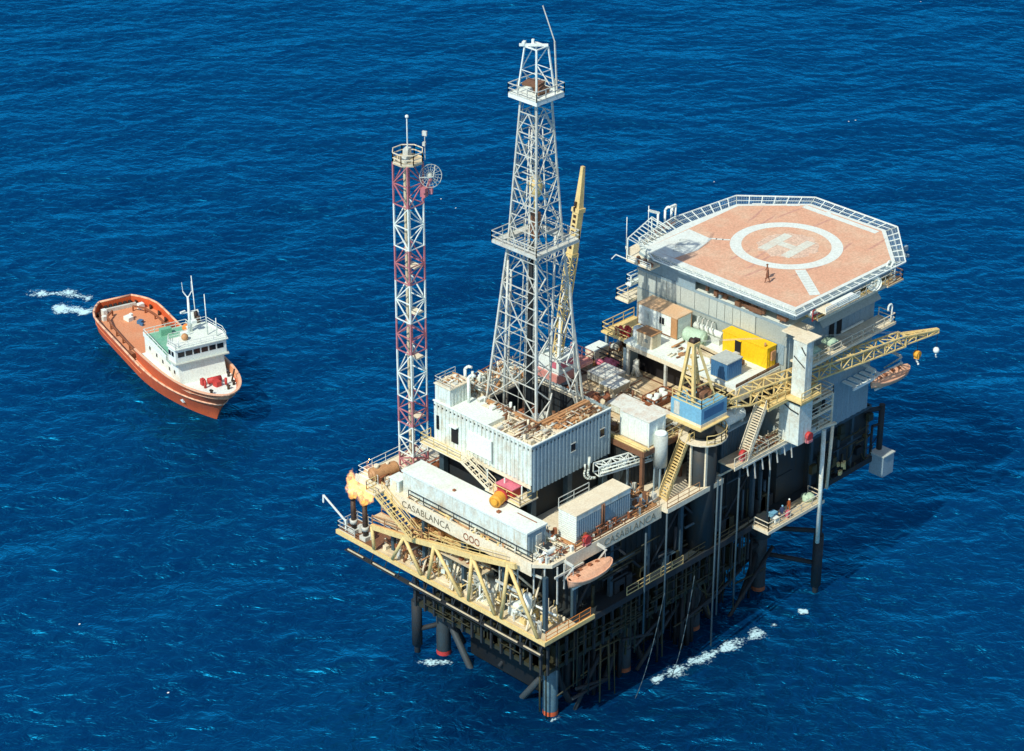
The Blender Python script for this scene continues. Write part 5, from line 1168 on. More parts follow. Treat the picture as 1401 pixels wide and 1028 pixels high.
for z in (24.3, 26.3, 28.2):
    o = MB().box(34.1, 38.9, -7.2, -4.25, z-.16, z).build('landing', cream, sb); MB().rail([(34.2, -7.1, z), (38.8, -7.1, z), (38.8, -4.5, z)], w=.08, h=1.0).build('handrail', cream, o)
    g = MB()
    for i in range(5): g.obox((rnd.uniform(34.6, 38.4), rnd.uniform(-6.7, -5), z+.35), (rnd.uniform(.3, 1.1), rnd.uniform(.3, .8), rnd.uniform(.4, .8)), rnd.uniform(0, 1.5))
    g.build('stored_gear', (steel, brown, dsteel)[int(z) % 3], o)
g = MB()
for x in (34.2, 38.8): g.beam((x, -7.1, 23.9), (x, -7.1, 28.2), .18)
each(g, 'post', cream, sb)
for i, (x, y, z, lb) in enumerate(((33.4, -8.1, 24.3, 'red fire monitor at the foot of the white stair tower'), (25.0, -5.5, 24.3, 'red hose reel at the foot of the yellow stairs by the crane'), (1.9, -3.3, 22.3, 'round red hose reel above the near lifeboat'))):
    t = thing('fire_hose_reel', lb, 'hose reel', (x, y, z)); MB().tube((x, y-.25, z+.75), (x, y+.25, z+.75), .5, n=12).build('reel', red, t); MB().box(x-.4, x+.4, y-.3, y+.3, z, z+.3).beam((x-.45, y, z), (x-.45, y, z+1), .1).beam((x+.45, y, z), (x+.45, y, z+1), .1).build('stand', mastred, t)
for i, (x, y, lb) in enumerate(((36.2, -5.8, 'pale green winch cover on the gallery nearest the stair tower'), (39.3, -5.8, 'pale green winch cover on the gallery farther along the block wall'))):
    t = thing('winch_cover', lb, 'cover', (x, y, 33)); MB().prism([(x-.7, y-.7), (x+.7, y-.7), (x+.7, y+.7), (x-.7, y+.7)], 33.9, 34.2).ell((x, y, 34.2), .8, .8, .3, 10, 6).build('hood', palegreen, t); MB().tube((x, y, 33), (x, y, 33.9), .45).build('drum', cream, t)
sd_ = thing('satellite_dish', 'white dish aerial on the yellow gallery under the helideck corner', 'dish', (46.4, -5.7, 38.05))
g = MB(); c = Vector((46.8, -5.6, 38.9)); 
for q in range(3): g.tube(c+Vector((-.12*q, -.2*q, .05*q)), c+Vector((-.12*(q+1), -.2*(q+1), .05*(q+1))), (.25, .62, .85)[q], (.62, .85, .95)[q], 14, False)
g.ell(c, .27, .27, .1, 10, 5); g.build('reflector', whiteclean, sd_); MB().tube((46.8, -5.6, 38.05), (46.8, -5.6, 38.9), .12).build('mount', steel, sd_)
for (x, y, z, lb) in ((50.4, -6.1, 38.05, 'white gooseneck vents at the outer end of the yellow upper gallery'), (50.0, -6.4, 33.0, 'white gooseneck vent at the outer end of the lower gallery')):
    t = thing('gooseneck_vent', lb, 'vent', (x, y, z)); g = MB()
    for k in range(2 if z > 35 else 1):
        pts = [(x, y+k*.6, z), (x, y+k*.6, z+2.0)]+[(x-.35+.35*math.cos(R(a)), y+k*.6, z+2.0+.35*math.sin(R(a))) for a in range(30, 181, 30)]+[(x-.7, y+k*.6, z+1.6)]
        g.path(pts, .12, 7)
    g.build('pipe', whiteclean, t); MB().tube((x, y, z), (x, y, z+.25), .25).build('flange', steel, t)

# ---------------------------------------------------------------- helideck
hd = thing('helideck', 'eight sided red helideck with white circle and H on top of the accommodation block', 'helideck', (45, 6.5, 39.3))
OUT = [(31.9, -6.5), (51.7, -6.6), (59.0, .0), (59.1, 12.4), (52.8, 19.6), (42.4, 20.7), (35.0, 19.6), (31.8, 14.4)]
def inset(P, d):
    n = len(P); o = []
    for i in range(n):
        p0, p1, p2 = Vector(P[i-1]), Vector(P[i]), Vector(P[(i+1) % n]); e1 = (p1-p0).normalized(); e2 = (p2-p1).normalized()
        n1 = Vector((-e1.y, e1.x)); n2 = Vector((-e2.y, e2.x)); bis = (n1+n2).normalized(); o.append(tuple(p1+bis*d/max(.3, bis.dot(n1))))
    return o
IN2 = [(33.75, -4.9), (51.1, -5.0), (57.0, .8), (56.9, 11.6), (50.8, 17.6), (34.0, 17.4)]
DK = [(33.1, -5.35), (51.3, -5.45), (57.5, .6), (57.4, 11.8), (51.0, 18.1), (42.2, 18.7), (33.5, 18.0), (33.1, 16.5)]
MB().prism(DK, 39.35, 39.996).build('deck_plate', heliwhite, hd)
sf = MB(); sf.add([(x, y, 40.0) for x, y in IN2], [tuple(range(6))]); sf.build('deck_surface', helipink, hd)
hcx, hcy = 45.85, 6.2
def ring(ri, ro, z, n=56): 
    g = MB()
    vs = [(hcx+r_*math.cos(2*math.pi*i/n), hcy+r_*math.sin(2*math.pi*i/n), z) for r_ in (ri, ro) for i in range(n)]
    g.add(vs, [(i, n+i, n+(i+1) % n, (i+1) % n) for i in range(n)]); return g
ring(5.25, 6.6, 40.008).build('landing_circle', heliwhite, hd)
q = random.Random(4); g = MB()
for i in range(12): a_ = q.uniform(-.2, .3); flat_ = (q.uniform(36, 55), q.uniform(-3, 15)); g.add([(flat_[0]+u*math.cos(a_)-v*math.sin(a_), flat_[1]+u*math.sin(a_)+v*math.cos(a_), 40.0025+.00006*i) for u, v in ((-q.uniform(.8, 3.2), -.2), (q.uniform(.8, 3.4), -.14), (q.uniform(.6, 3), .16), (-q.uniform(.6, 3), .12))], [(0,1,2,3)])
each(g, 'tyre_mark', paint('tyre_scuff', (0.52, 0.28, 0.20), grime=(0.66, 0.40, 0.29), amount=1.0, scale=1.5, streak=False), hd); g = MB(); m_ = 40
g.add([(hcx+.1+(3.6+q.uniform(-.35, .35))*math.cos(2*math.pi*i/m_), hcy-.1+(3.5+q.uniform(-.35, .35))*math.sin(2*math.pi*i/m_), 40.005) for i in range(m_)], [tuple(range(m_))]); g.build('scuffed_patch', helipale, hd)
g = MB()
def flat(cx_, cy_, lx, ly, a, z):
    ca, sa = math.cos(a), math.sin(a); g.add([(cx_+u*lx/2*ca-v*ly/2*sa, cy_+u*lx/2*sa+v*ly/2*ca, z) for u, v in ((-1,-1), (1,-1), (1,1), (-1,1))], [(0,1,2,3)])
flat(45.75, 7.75, 5.4, 1.2, R(4), 40.014); flat(45.95, 4.55, 5.4, 1.2, R(4), 40.014); flat(45.85, 6.15, 1.15, 2.05, R(4), 40.014)
g.build('letter_h', hfaded, hd)
g = MB()
p, e = Vector((41.65, 0.75)), Vector((37.4, -4.9)); flat(*(p+(e-p)*.46), (e-p).length*.95, 1.25, math.atan2((e-p).y, (e-p).x), 40.012)
for i in range(3): flat(41.3+i*.42, 13.5-i*.62, .34, .9, R(128-90), 40.012)
g.add([(34.0, 17.38, 40.009), (34.0, 13.2, 40.009), (37.6, 12.7, 40.009), (41.1, 13.6, 40.009), (41.4, 17.35, 40.009)], [(0,1,2,3,4)])
for (x, y) in ((55.6, 13.0), (56.4, 8.9), (52.9, 16.2)): flat(x, y, .5, 1.6, R(45), 40.012)
flat(56.25, 6.4, .9, 11.0, 0, 40.010)
each(g, 'white_marking', heliwhite, hd)
g = MB()
for k in range(4):
    a = R(38); bx, by = 35.6+k*1.15*math.cos(a), 14.2+k*.75*math.sin(a)
    flat(bx, by, .12, .9, a, 40.02); flat(bx+.45*math.cos(a), by+.45*math.sin(a), .12, .9, a, 40.02); flat(bx+.22*math.cos(a)-.4*math.sin(a), by+.22*math.sin(a)+.4*math.cos(a), .5, .12, a, 40.02)
for k in range(9): flat(*(p+(e-p)*(.08+.09*k)), .07, 1.1, math.atan2((e-p).y, (e-p).x), 40.02)
g.build('faded_marking', letterghost, hd)
# safety net frames round the edge
nt_ = MB()
n = 8
for i in range(n):
    a, b = Vector((*OUT[i], 40.12)), Vector((*OUT[(i+1) % n], 40.12)); c, d = Vector((*DK[i], 39.85)), Vector((*DK[(i+1) % n], 39.85))
    k = max(2, round((b-a).length/1.6)); nt_.beam(a, b, .14); nt_.beam((a*.5+c*.5), (b*.5+d*.5), .06)
    for j in range(k+1): nt_.beam(a.lerp(b, j/k), c.lerp(d, j/k), .11, .08)
nt_.build('net_frame', whiteclean, hd)
nm_ = MB()
for i in range(n):
    a, b = Vector((*OUT[i], 40.05)), Vector((*OUT[(i+1) % n], 40.05)); c, d = Vector((*DK[i], 39.8)), Vector((*DK[(i+1) % n], 39.8)); k = int((b-a).length/.3)
    for j in range(k): nm_.beam(a.lerp(b, j/k), c.lerp(d, j/k), .035)
    for t in (.2, .4, .6, .8): nm_.beam(a.lerp(c, t), b.lerp(d, t), .035)
nm_.build('safety_net', bluegrey, hd)
g = MB()
for i in range(n):
    a, b = Vector((*DK[i], 39.1)), Vector((*DK[(i+1) % n], 39.1)); g.beam(a, b, .3, .6)
for y in (-3, 1, 5, 9, 13, 16): g.box(33.8, 57, y-.15, y+.15, 38.75, 39.34)
for x in (36, 41, 46, 51, 56): g.box(x-.15, x+.15, -4, 15, 38.45, 38.75)
g.beam((57, 1, 38.9), (49.6, 2, 34), .3); g.beam((57, 11.5, 38.9), (49.6, 10, 34), .3)
g.build('deck_girder', bluegrey, hd)
ap = MB(); ap.prism([(31.3, 14.4), (33.0, 14.4), (40, 19.4), (39.6, 20.7), (33.4, 20.1), (31.3, 18.2)], 38.9, 39.15); ap.build('access_platform', cream, hd)
MB().rail([(31.4, 14.5, 39.15), (31.4, 18.1, 39.15), (33.5, 20.0, 39.15)], h=.5, w=.07).beam((31.5, 18.2, 39), (31.5, 18.2, 41.7), .12).beam((31.5, 18.2, 41.7), (33.6, 16.9, 40.1), .1).beam((31.5, 18.2, 41.7), (38.4, 20.6, 41.5), .12).beam((38.4, 20.6, 39.2), (38.4, 20.6, 41.5), .12).beam((38.4, 20.6, 41.5), (39.8, 18.8, 40.1), .1).build('access_rail', whiteclean, hd)
g = MB()
for i in range(8): g.obox((31.5+rnd.uniform(0, .7), 14.6+i*.35, 39.4), (rnd.uniform(.2, .6), .3, rnd.uniform(.2, .6)), rnd.uniform(0, 1))
g.build('winch_gear', brown, hd)
g = MB()
for j in range(8): g.beam((32.2+j*.8, 18.4+j*.28, 41.65), (33.6+j*.8, 17.5+j*.15, 40.3), .1)
g.build('net_frame', whiteclean, hd)
ha = MB(); ha.beam((31.4, 18.2, 39.1), (30.8, 19.4, 39.5), .09); ha.beam((30.8, 19.4, 39.5), (30.5, 19.8, 38.9), .09); ha.build('light_arm', whiteclean, hd)
sgn = MB().box(35.4, 37.6, -7.9, -6.4, 39.5, 39.75).build('stair_platform', cream, hd); MB().rail([(35.5, -7.8, 39.75), (41.6, -7.8, 39.75)], w=.09, h=.5).box(37.6, 41.6, -7.9, -6.55, 39.6, 39.72).build('net_frame', whiteclean, hd)
fm = thing('red_foam_monitor', 'red framed fire monitor under the near edge of the helideck', 'fire monitor', (36.6, -5.6, 38.05)); MB().rail([(35.4, -6.1, 38.05), (37.8, -6.1, 38.05)], w=.12, h=1.3).build('frame', red, fm); MB().vessel((35.8, -5.4, 38.6), (37.4, -5.4, 38.6), .42).build('tank', whiteclean, fm)
for i, (x, y, h, lb) in enumerate(((33.4, 20.1, 2.6, 'thin white whip aerial at the outermost left corner of the helideck'), (38.0, 20.8, 2.4, 'thin white whip aerial midway along the left edge of the helideck'))):
    t = thing('whip_aerial', lb, 'aerial', (x, y, 39.15)); MB().tube((x, y, 39.1), (x, y, 39.5), .12).build('base', steel, t); MB().tube((x, y, 39.5), (x, y, 40.6+h), .05, n=5).build('rod', whiteclean, t)
for i, (x, y, lb) in enumerate(((39.8, 20.9, 'white swivel light on the far left edge of the helideck'), (41.2, 21.0, 'curved white vent pipe on the far left edge of the helideck'), (42.6, 21.2, 'short white vent pair next to the far corner of the helideck'))):
    t = thing('edge_fitting', lb, 'fitting', (x, y, 39.4)); g = MB(); g.tube((x, y, 38.8), (x, y, 41.4), .14)
    if i == 0: g.beam((x-1.1, y+.5, 42.0), (x+.2, y, 41.4), .28)
    elif i == 1: g.path([(x, y, 41.4), (x+.2, y-.2, 41.8), (x+.6, y-.5, 41.7), (x+.7, y-.6, 41.2)], .15)
    else: g.tube((x+.6, y-.1, 39), (x+.6, y-.1, 41.1), .12); g.obox((x+.3, y, 41.3), (.9, .3, .3), 0)
    g.build('fitting', whiteclean, t); MB().box(x-.4, x+.4, y-.4, y+.4, 38.9, 39.3).build('bracket', rust, t)

# ---------------------------------------------------------------- lifeboats
def lifeboat(label, c, rz):
    t = thing('lifeboat', label, 'lifeboat', c, rz, 'orange lifeboats hung from the platform side')
    L_, B_, H_ = 3.3, 1.15, 1.25
    def sec(s, lift, ins): 
        x = s*L_; w_ = B_*(1-abs(s)**2.6)**.6*ins if abs(s) < 1 else 0.02
        return x, max(w_, .03)
    S = [-1, -.94, -.8, -.6, -.35, 0, .35, .6, .8, .94, 1]
    vs = []; 
    for s in S:
        x, w_ = sec(s, 0, 1); sh = .28*s*s
        vs += [(x, -w_, sh), (x, -w_*.86, -.55+sh*.7), (x, 0, -H_+.7*s*s*.9), (x, w_*.86, -.55+sh*.7), (x, w_, sh)]
    fs = [(i*5+k, (i+1)*5+k, (i+1)*5+k+1, i*5+k+1) for i in range(len(S)-1) for k in range(4)]
    g = MB(); g.add(vs, fs, True); g.build('hull', lifeorange, t, True)
    g = MB(); vs = []
    for s in S[1:-1]:
        x, w_ = sec(s, 0, .93); sh = .28*s*s; tp = .45*(1-abs(s)**3)
        vs += [(x, -w_, sh-.02), (x, -w_*.62, sh+.12+tp*.6), (x, 0, sh+.2+tp), (x, w_*.62, sh+.12+tp*.6), (x, w_, sh-.02)]
    fs = [(i*5+k, i*5+k+1, (i+1)*5+k+1, (i+1)*5+k) for i in range(len(S)-3) for k in range(4)]
    g.add(vs, fs, False); g.build('canopy', lifeorange, t, True)['label'] = 'ridged orange canopy'
    g = MB()
    for i in range(len(S)-1):
        for sg in (-1, 1):
            a, b = sec(S[i], 0, 1.03), sec(S[i+1], 0, 1.03); g.beam((a[0], sg*a[1], .28*S[i]**2), (b[0], sg*b[1], .28*S[i+1]**2), .12)
    g.build('gunwale', rubrail, t, True)
    g = MB()
    for x in (-2.1, -1.2, .2, 1.3): g.obox((x, rnd.uniform(-.3, .3), .72-.1*abs(x)), (.35, .4, .25), 0)
    g.beam((-2.4, .5, .35), (2.4, .5, .35), .08); g.beam((-2.4, -.5, .35), (2.4, -.5, .35), .08)
    g.build('hatch', rust, t, True)
    MB().beam((-2.6, 0, -1.05), (2.6, 0, -1.05), .12, .25).build('keel', white, t, True)
    return t
lifeboat('faded orange lifeboat hung at the near corner below the right hand lettering', (.9, -4.75, 20.1), 0)
lifeboat('faded orange lifeboat hung under the gallery at the far right end', (50.4, -6.6, 25.9), R(-4))
for (x0, z, y0_, yb_, lb) in ((.9, 20.1, -3.4, -4.75, 'pale davit beams holding the near corner lifeboat'), (50.0, 25.9, -4.3, -6.6, 'white davit beams holding the far right lifeboat')):
    t = thing('lifeboat_davit', lb, 'davit', (x0, y0_, z)); g = MB()
    for dx in (-2.6, 2.4):
        g.beam((x0+dx, y0_+.8, z+2.0), (x0+dx, yb_, z+1.75), .22, .3); g.beam((x0+dx, y0_, z-.6), (x0+dx, yb_-.1, z+1.7), .18); g.beam((x0+dx, yb_, z+1.7), (x0+dx, yb_, z+.4), .05)
    g.beam((x0-2.6, y0_, z+1.9), (x0+2.4, y0_, z+1.9), .2); g.build('beam', steel, t)
    if x0 > 10:
        g = MB()
        for k in range(5): g.box(x0-6+k*1.1, x0-5.4+k*1.1, y0_-2.0, y0_-.1, z+.6, z+.75)
        g.box(x0-6.4, x0+3, y0_-2.2, y0_-2.0, z+.4, z+.75); g.build('boarding_step', whiteclean, t)
bxl = thing('boat_landing_box', 'pale blue box at the foot of the dark pillar at the far right', 'box', (51.9, -5.3, 11.6))
MB().box(50.9, 53.0, -6.3, -4.3, 11.7, 14.4).build('body', bluegrey, bxl); MB().box(50.8, 53.1, -6.4, -4.2, 14.4, 14.55).build('lid', greypanel, bxl)
bxl2 = thing('valve_cluster', 'yellow valve cluster hanging under the far right deck', 'valves', (44.5, -5, 15)); g = MB()
for i in range(7): g.obox((44.5+rnd.uniform(-.7, .7), -4.9+rnd.uniform(-.3, .3), 15.2+rnd.uniform(-.6, .8)), (.4, .3, .5), rnd.uniform(0, 1))
g.build('valve', yellow, bxl2); MB().tube((44.5, -4.9, 14.1), (44.5, -4.9, 17), .1).build('riser', olive, bxl2)
# gear and people on the small loading platform
for i, (x, y, sx, sy, h, m_, lb) in enumerate(((29.4, -5.6, .9, .9, .9, dsteel, 'dark skip at the left end of the low loading platform'), (30.6, -6.2, .7, .6, .7, whiteclean, 'white box beside the dark skip on the loading platform'), (31.2, -5.4, .8, .7, .8, cabblue, 'pale blue box on the low loading platform'), (32.6, -6.4, .5, .5, .7, pink, 'pink crate on the low loading platform'))):
    crate(lb, x-sx/2, x+sx/2, y-sy/2, y+sy/2, 14.02, h, m_, nm='deck_crate', cat='crate')
gn = thing('net_heap', 'pale green heaped net at the right end of the low loading platform', 'net', (37, -5.6, 14.02)); g = MB()
for i in range(7): g.ell((36.8+rnd.uniform(-.7, .7), -5.6+rnd.uniform(-.5, .5), 14.3+rnd.uniform(0, .3)), .6, .5, .4, 7, 5)
g.build('net', palegreen, gn)
# ---------------------------------------------------------------- supply boat (x forward from the stern, y to port)
bt = thing('supply_boat', 'orange offshore supply boat with white wheelhouse and green decks, afloat left of the platform', 'boat', (27.7, 115.0, -.45), math.atan2(-.961, -.277))
LB = 42.3
XE = 39.6          # where the lower hull side ends at the stem, under the flared forecastle
def hb(x, up):     # half breadth at deck edge (up=1) or waterline (up=0)
    if x < 6: f = (1-((6-x)/6.0)**2.4*(.50 if up else .62))
    elif x < 20: f = 1.0
    else:
        e = XE if up else 36.9; t = max(0, min(1, (x-20)/(e-20))); f = (1-t**(2.6 if up else 1.8))**(.72 if up else .95)
    return (4.95 if up else 4.45)*max(f, 0.0)
def sheer(x): return 2.9+(0 if x < 20 else 1.1*((x-20)/22)**1.3)
def ftop(x): return 4.7+1.9*max(0, (x-20)/22)**1.2
XS = [0, .4, 1.2, 2.6, 4.4, 6.5, 9, 12, 15, 18, 20, 22, 24, 26, 28, 30, 32, 33.5, 35, 36.2, 37.2, 38.1, 38.8, 39.3, 39.6]
g = MB(); rows = []
for x in XS:
    xw = x if x < 20 else 20+(x-20)*(16.9/(XE-20))
    b1 = hb(x, 1); b0 = min(hb(xw, 0), b1+.01); s_ = sheer(x)
    row = [(xw, -b0*.9, -1.6), (xw, -b0, 0), (xw*.45+x*.55, -(b0*.35+b1*.65), s_*.62), (x, -b1, s_)]
    rows.append(row+[(p[0], -p[1], p[2]) for p in reversed(row)])
for r_ in rows: g.v += r_
n = 8
for i in range(len(rows)-1):
    for k in (0, 1, 2, 4, 5, 6): g.f.append((i*n+k, (i+1)*n+k, (i+1)*n+k+1, i*n+k+1)); g.sm.append(True)
g.f.append(tuple(range(n))); g.sm.append(False)
hull = g.build('hull', hullorange, bt, True)
def strip(xs, y0f, z0f, y1f, z1f, both=True, closed_bow=True):
    s_ = MB()
    for sg in ((-1, 1) if both else (-1,)):
        vs = []
        for x in xs: vs += [(x, sg*y0f(x), z0f(x)), (x, sg*y1f(x), z1f(x))]
        fs = [(2*i, 2*i+2, 2*i+3, 2*i+1) if sg < 0 else (2*i+1, 2*i+3, 2*i+2, 2*i) for i in range(len(xs)-1)]
        s_.add(vs, fs, True)
    return s_
AX = [x for x in XS if x <= 22]; FX = [x for x in XS if x >= 20]
# low sponson ledge forward, then the raised and flared forecastle side
US = [0, .06, .12, .2, .3, .4, .5, .6, .68, .75, .81, .86, .9, .935, .96, .98, .992, 1.0]
def f_bot(u): x = 20+(XE-20)*u; return x, max(0, hb(x, 1)-.42*max(0, 1-u/.62)), sheer(x)+.02
def f_top(u): return 20+(LB-20)*u, 4.62*max(0, 1-u**3.8)**.58+.12*(u < 1), ftop(20+(LB-20)*u)
def fstrip(A, B):
    s_ = MB()
    for sg in (-1, 1):
        vs = []
        for u in US:
            for f_ in (A, B): x, y, z = f_(u); vs.append((x, sg*y, z))
        s_.add(vs, [(2*i, 2*i+2, 2*i+3, 2*i+1) if sg < 0 else (2*i+1, 2*i+3, 2*i+2, 2*i) for i in range(len(US)-1)], True)
    return s_
def h_edge(u): x = 20+(XE-20)*u; return x, hb(x, 1), sheer(x)
def t_in(u): x, y, z = f_top(u); return x-.25*(u > .8), max(0, y-.22), z
def d_in(u): x, y, z = f_top(u); return x-.5*(u > .8), max(0, y-.4), z-1.0
fstrip(h_edge, f_bot).build('hull_ledge', rubrail, bt, True)
fstrip(f_bot, f_top).build('forecastle_side', hullorange, bt, True)
fstrip(t_in, d_in).build('inner_bulwark', deckorange, bt, True)
cap = fstrip(f_top, t_in)
for u0, u1 in zip(US, US[1:]):
    p0, p1 = f_top(u0), f_top(u1)
    for sg in (-1, 1): cap.beam((p0[0], sg*p0[1], p0[2]), (p1[0], sg*p1[1], p1[2]), .24, .18)
cap.beam((20.2, -4.4, 3.0), (20.2, -4.6, 4.7), .2); cap.beam((20.2, 4.4, 3.0), (20.2, 4.6, 4.7), .2)
cap.build('bulwark_rail', rubrail, bt, True)
AX = [x for x in XS if x <= 22]
def strip(xs, y0f, z0f, y1f, z1f):
    s_ = MB()
    for sg in (-1, 1):
        vs = []
        for x in xs: vs += [(x, sg*y0f(x), z0f(x)), (x, sg*y1f(x), z1f(x))]
        s_.add(vs, [(2*i, 2*i+2, 2*i+3, 2*i+1) if sg < 0 else (2*i+1, 2*i+3, 2*i+2, 2*i) for i in range(len(xs)-1)], True)
    return s_
d_ = MB(); vs = []
for u in US: x, y, z = d_in(u); vs += [(x, -y-.05, z+.04), (x, y+.05, z+.04)]
d_.add(vs, [(2*i, 2*i+2, 2*i+3, 2*i+1) for i in range(len(US)-1)]); d_.build('forecastle_deck', whiteclean, bt, True)
def deck(xs, wf, z): 
    d = MB(); vs = []
    for x in xs: vs += [(x, -wf(x), z(x)), (x, wf(x), z(x))]
    d.add(vs, [(2*i, 2*i+2, 2*i+3, 2*i+1) for i in range(len(xs)-1)]); return d
deck(AX, lambda x: hb(x, 1)-.1, lambda x: 1.75).build('work_deck', deckorange, bt, True)
ibw = strip(AX, lambda x: hb(x, 1)-.14, lambda x: 2.9, lambda x: hb(x, 1)-.2, lambda x: 1.76)
ibw.add([(.12, -hb(0,1)+.1, 1.76), (.12, hb(0,1)-.1, 1.76), (.12, hb(0,1)-.1, 2.9), (.12, -hb(0,1)+.1, 2.9)], [(3,2,1,0)]); ibw.build('inner_bulwark', hullorange, bt, True)
rl = MB()
for i in range(len(AX)-1):
    for sg in (-1, 1): rl.tube((AX[i], sg*hb(AX[i],1), 2.92), (AX[i+1], sg*hb(AX[i+1],1), 2.92), .17, n=7)
rl.tube((0, -hb(0,1), 2.92), (0, hb(0,1), 2.92), .17, n=7)
for i in range(len(XS)-1):
    if XS[i] >= 18:
        for sg in (-1, 1): rl.tube((XS[i], sg*hb(XS[i],1), sheer(XS[i])), (XS[i+1], sg*hb(XS[i+1],1), sheer(XS[i+1])), .16, n=6)
rl.build('rubbing_rail', rubrail, bt, True)
# cargo rail inside the working deck and stern fittings
cr_ = MB()
pts = [(19.5, -3.45), (12, -3.5), (7, -3.4), (4.4, -2.9), (2.9, -1.6)]
for sg in (1, -1):
    pp = [(x, y*sg) for x, y in pts]
    for a, b in zip(pp, pp[1:]): cr_.beam((*a, 2.55), (*b, 2.55), .22, .2)
    for x, y in pp: cr_.beam((x, y, 1.75), (x, y, 2.5), .2)
    for x in (9.5, 14.5, 17): cr_.beam((x, -3.48*sg, 1.75), (x, -3.48*sg, 2.5), .2)
cr_.build('cargo_rail', rust, bt, True)
tf = MB()
for i in range(15):
    sg = -1 if i % 2 else 1; x = 1.0+i*1.25; tf.tube((x, sg*(hb(x,1)-.55), 1.76), (x, sg*(hb(x,1)-.55), 2.35), .2, n=7); tf.beam((x-.3, sg*(hb(x,1)-.55), 2.3), (x+.3, sg*(hb(x,1)-.55), 2.3), .16)
each(tf, 'bollard', soot, bt, True)
tf = MB()
for i in range(6): tf.tube((.55, -1.9+i*.75, 1.9), (.55, -1.5+i*.75, 1.9), .5, n=9)
each(tf, 'stern_tyre', rubber, bt, True)
MB().box(1.2, 1.6, -2.6, 2.6, 1.76, 2.3).build('stern_roller', steel, bt, True)
for (x, y, sx, sy, h) in ((2.2, -2.6, .8, .6, .9), (2.6, 2.9, .7, .9, .8), (11, 4.1, 1.6, .5, .8), (14.4, 4.1, 1.2, .5, .9), (16.6, -4.1, 1.4, .5, .8), (3.8, -3.2, .6, .6, .7)): MB().obox((x, y, 1.76+h/2), (sx, sy, h), .15).build('deck_box', whiteclean if sx < 1 else rust, bt, True)
MB().obox((5.4, -.1, 2.05), (1.2, .9, .6), .3).obox((5.2, .4, 2.45), (.5, .4, .3), .3).build('deck_winch', whiteclean, bt, True)
MB().obox((7.2, 1.0, 2.0), (.7, .8, .5), .6).obox((8.0, .9, 1.95), (.6, .3, .4), .4).build('deck_bin', navy, bt, True)
tw__ = MB().tube((18.5, -.9, 2.6), (18.5, .9, 2.6), .75, n=12); tw__.obox((17.6, 1.6, 2.2), (1.4, .7, .9), .1); tw__.obox((19.3, 2.2, 2.6), (1.0, 1.4, 1.6), 0); tw__.build('tow_winch', red, bt, True)
# deckhouse and wheelhouse
hs_ = MB(); hs_.box(19.8, 33.0, -3.1, 3.1, 1.8, 6.2)
deckhouse = hs_.build('deckhouse', whiteclean, bt, True)
MB().box(19.7, 30.2, -3.25, 3.25, 6.2, 6.34).build('green_deck', green, bt, True)
rl = MB(); rl.rail([(28.5, -3.15, 6.34), (19.8, -3.15, 6.34), (19.8, 3.15, 6.34), (28.5, 3.15, 6.34)], h=.95, w=.07, step=1.6); rl.build('handrail', whiteclean, bt, True)
MB().box(20, 28.4, -3.35, -3.27, 6.36, 7.0).build('rail_screen', whiteclean, bt, True)
g = MB(); g.xprism([(30.0, 4.2), (33.6, 4.2), (32.6, 7.9), (30.0, 7.9)], -3.35, 3.35); fh = g.build('forward_house', whiteclean, bt, True)
g = MB(); g.prism([(29.9, -3.3), (29.9, 0), (27.3, .4), (27.3, 3.2), (31.2, 4.0), (33.0, 3.7), (33.0, -3.7), (31.2, -4.0)], 7.9, 9.95); g.box(27.4, 30.1, .5, 3.1, 6.3, 7.89); wh = g.build('wheelhouse', whiteclean, bt, True)
g = MB(); g.prism([(29.7, -3.5), (29.7, 3.5), (31.3, 4.25), (33.4, 3.9), (33.4, -3.9), (31.3, -4.25)], 7.75, 7.92); g.build('bridge_wing', greypanel, wh, True)
g = MB(); g.prism([(29.7, -3.4), (29.7, -.1), (27.1, .3), (27.1, 3.4), (31.2, 4.2), (33.3, 3.9), (33.3, -3.9), (31.2, -4.2)], 9.95, 10.08); g.build('wheelhouse_roof', palegreenwhite, wh, True)
wi = MB()
for i in range(6): y = -3.35+i*1.14; wi.box(32.98, 33.04, y, y+.92, 8.75, 9.45)
for sg in (-1, 1):
    for t in (.2, .62):
        a = Vector((31.2, 4.0*sg, 9.12)).lerp(Vector((33.0, 3.7*sg, 9.12)), t); wi.obox((a.x, a.y, 9.12), (.55, .08, .7), R(-9.5)*sg)
    for x in (30.4,): wi.obox((x, sg*(3.28+(x-29.9)*.54), 9.12), (.5, .08, .6), R(28)*sg)
each(wi, 'bridge_window', glass, wh, True)
wi = MB()
for x in (21.5, 24, 26.2, 28.6): wi.box(x, x+.45, -3.14, -3.08, 4.9, 5.4); wi.box(x, x+.45, 3.08, 3.14, 4.9, 5.4)
wi.box(29.5, 29.9, -3.4, -3.32, 6.8, 7.4); wi.box(31.2, 31.6, -3.4, -3.32, 5.6, 6.1); each(wi, 'porthole', glass, bt, True)
MB().box(24.8, 27.3, .3, 2.2, 6.34, 8.2).box(25.2, 27.2, 2.0, 3.0, 6.34, 9.4).build('aft_casing', whiteclean, bt, True)
g = MB(); g.xprism([(24.4, 6.34), (27.2, 6.34), (27.0, 9.0), (25.6, 9.8), (24.6, 10.9)], 2.1, 3.2); fn = g.build('funnel', whiteclean, bt, True); MB().tube((25.4, 2.6, 9.9), (25.2, 2.6, 11.0), .3).tube((26.2, 2.6, 9.5), (26.0, 2.6, 10.6), .25).build('funnel_pipe', soot, fn, True)
g = MB(); g.vessel((21.4, 2.5, 6.9), (24.2, 2.5, 6.9), .6, 10); g.build('inflatable_boat', orange, bt, True)
MB().box(20.6, 21.4, -1.2, .4, 6.34, 7.3).build('deck_locker', green, bt, True)
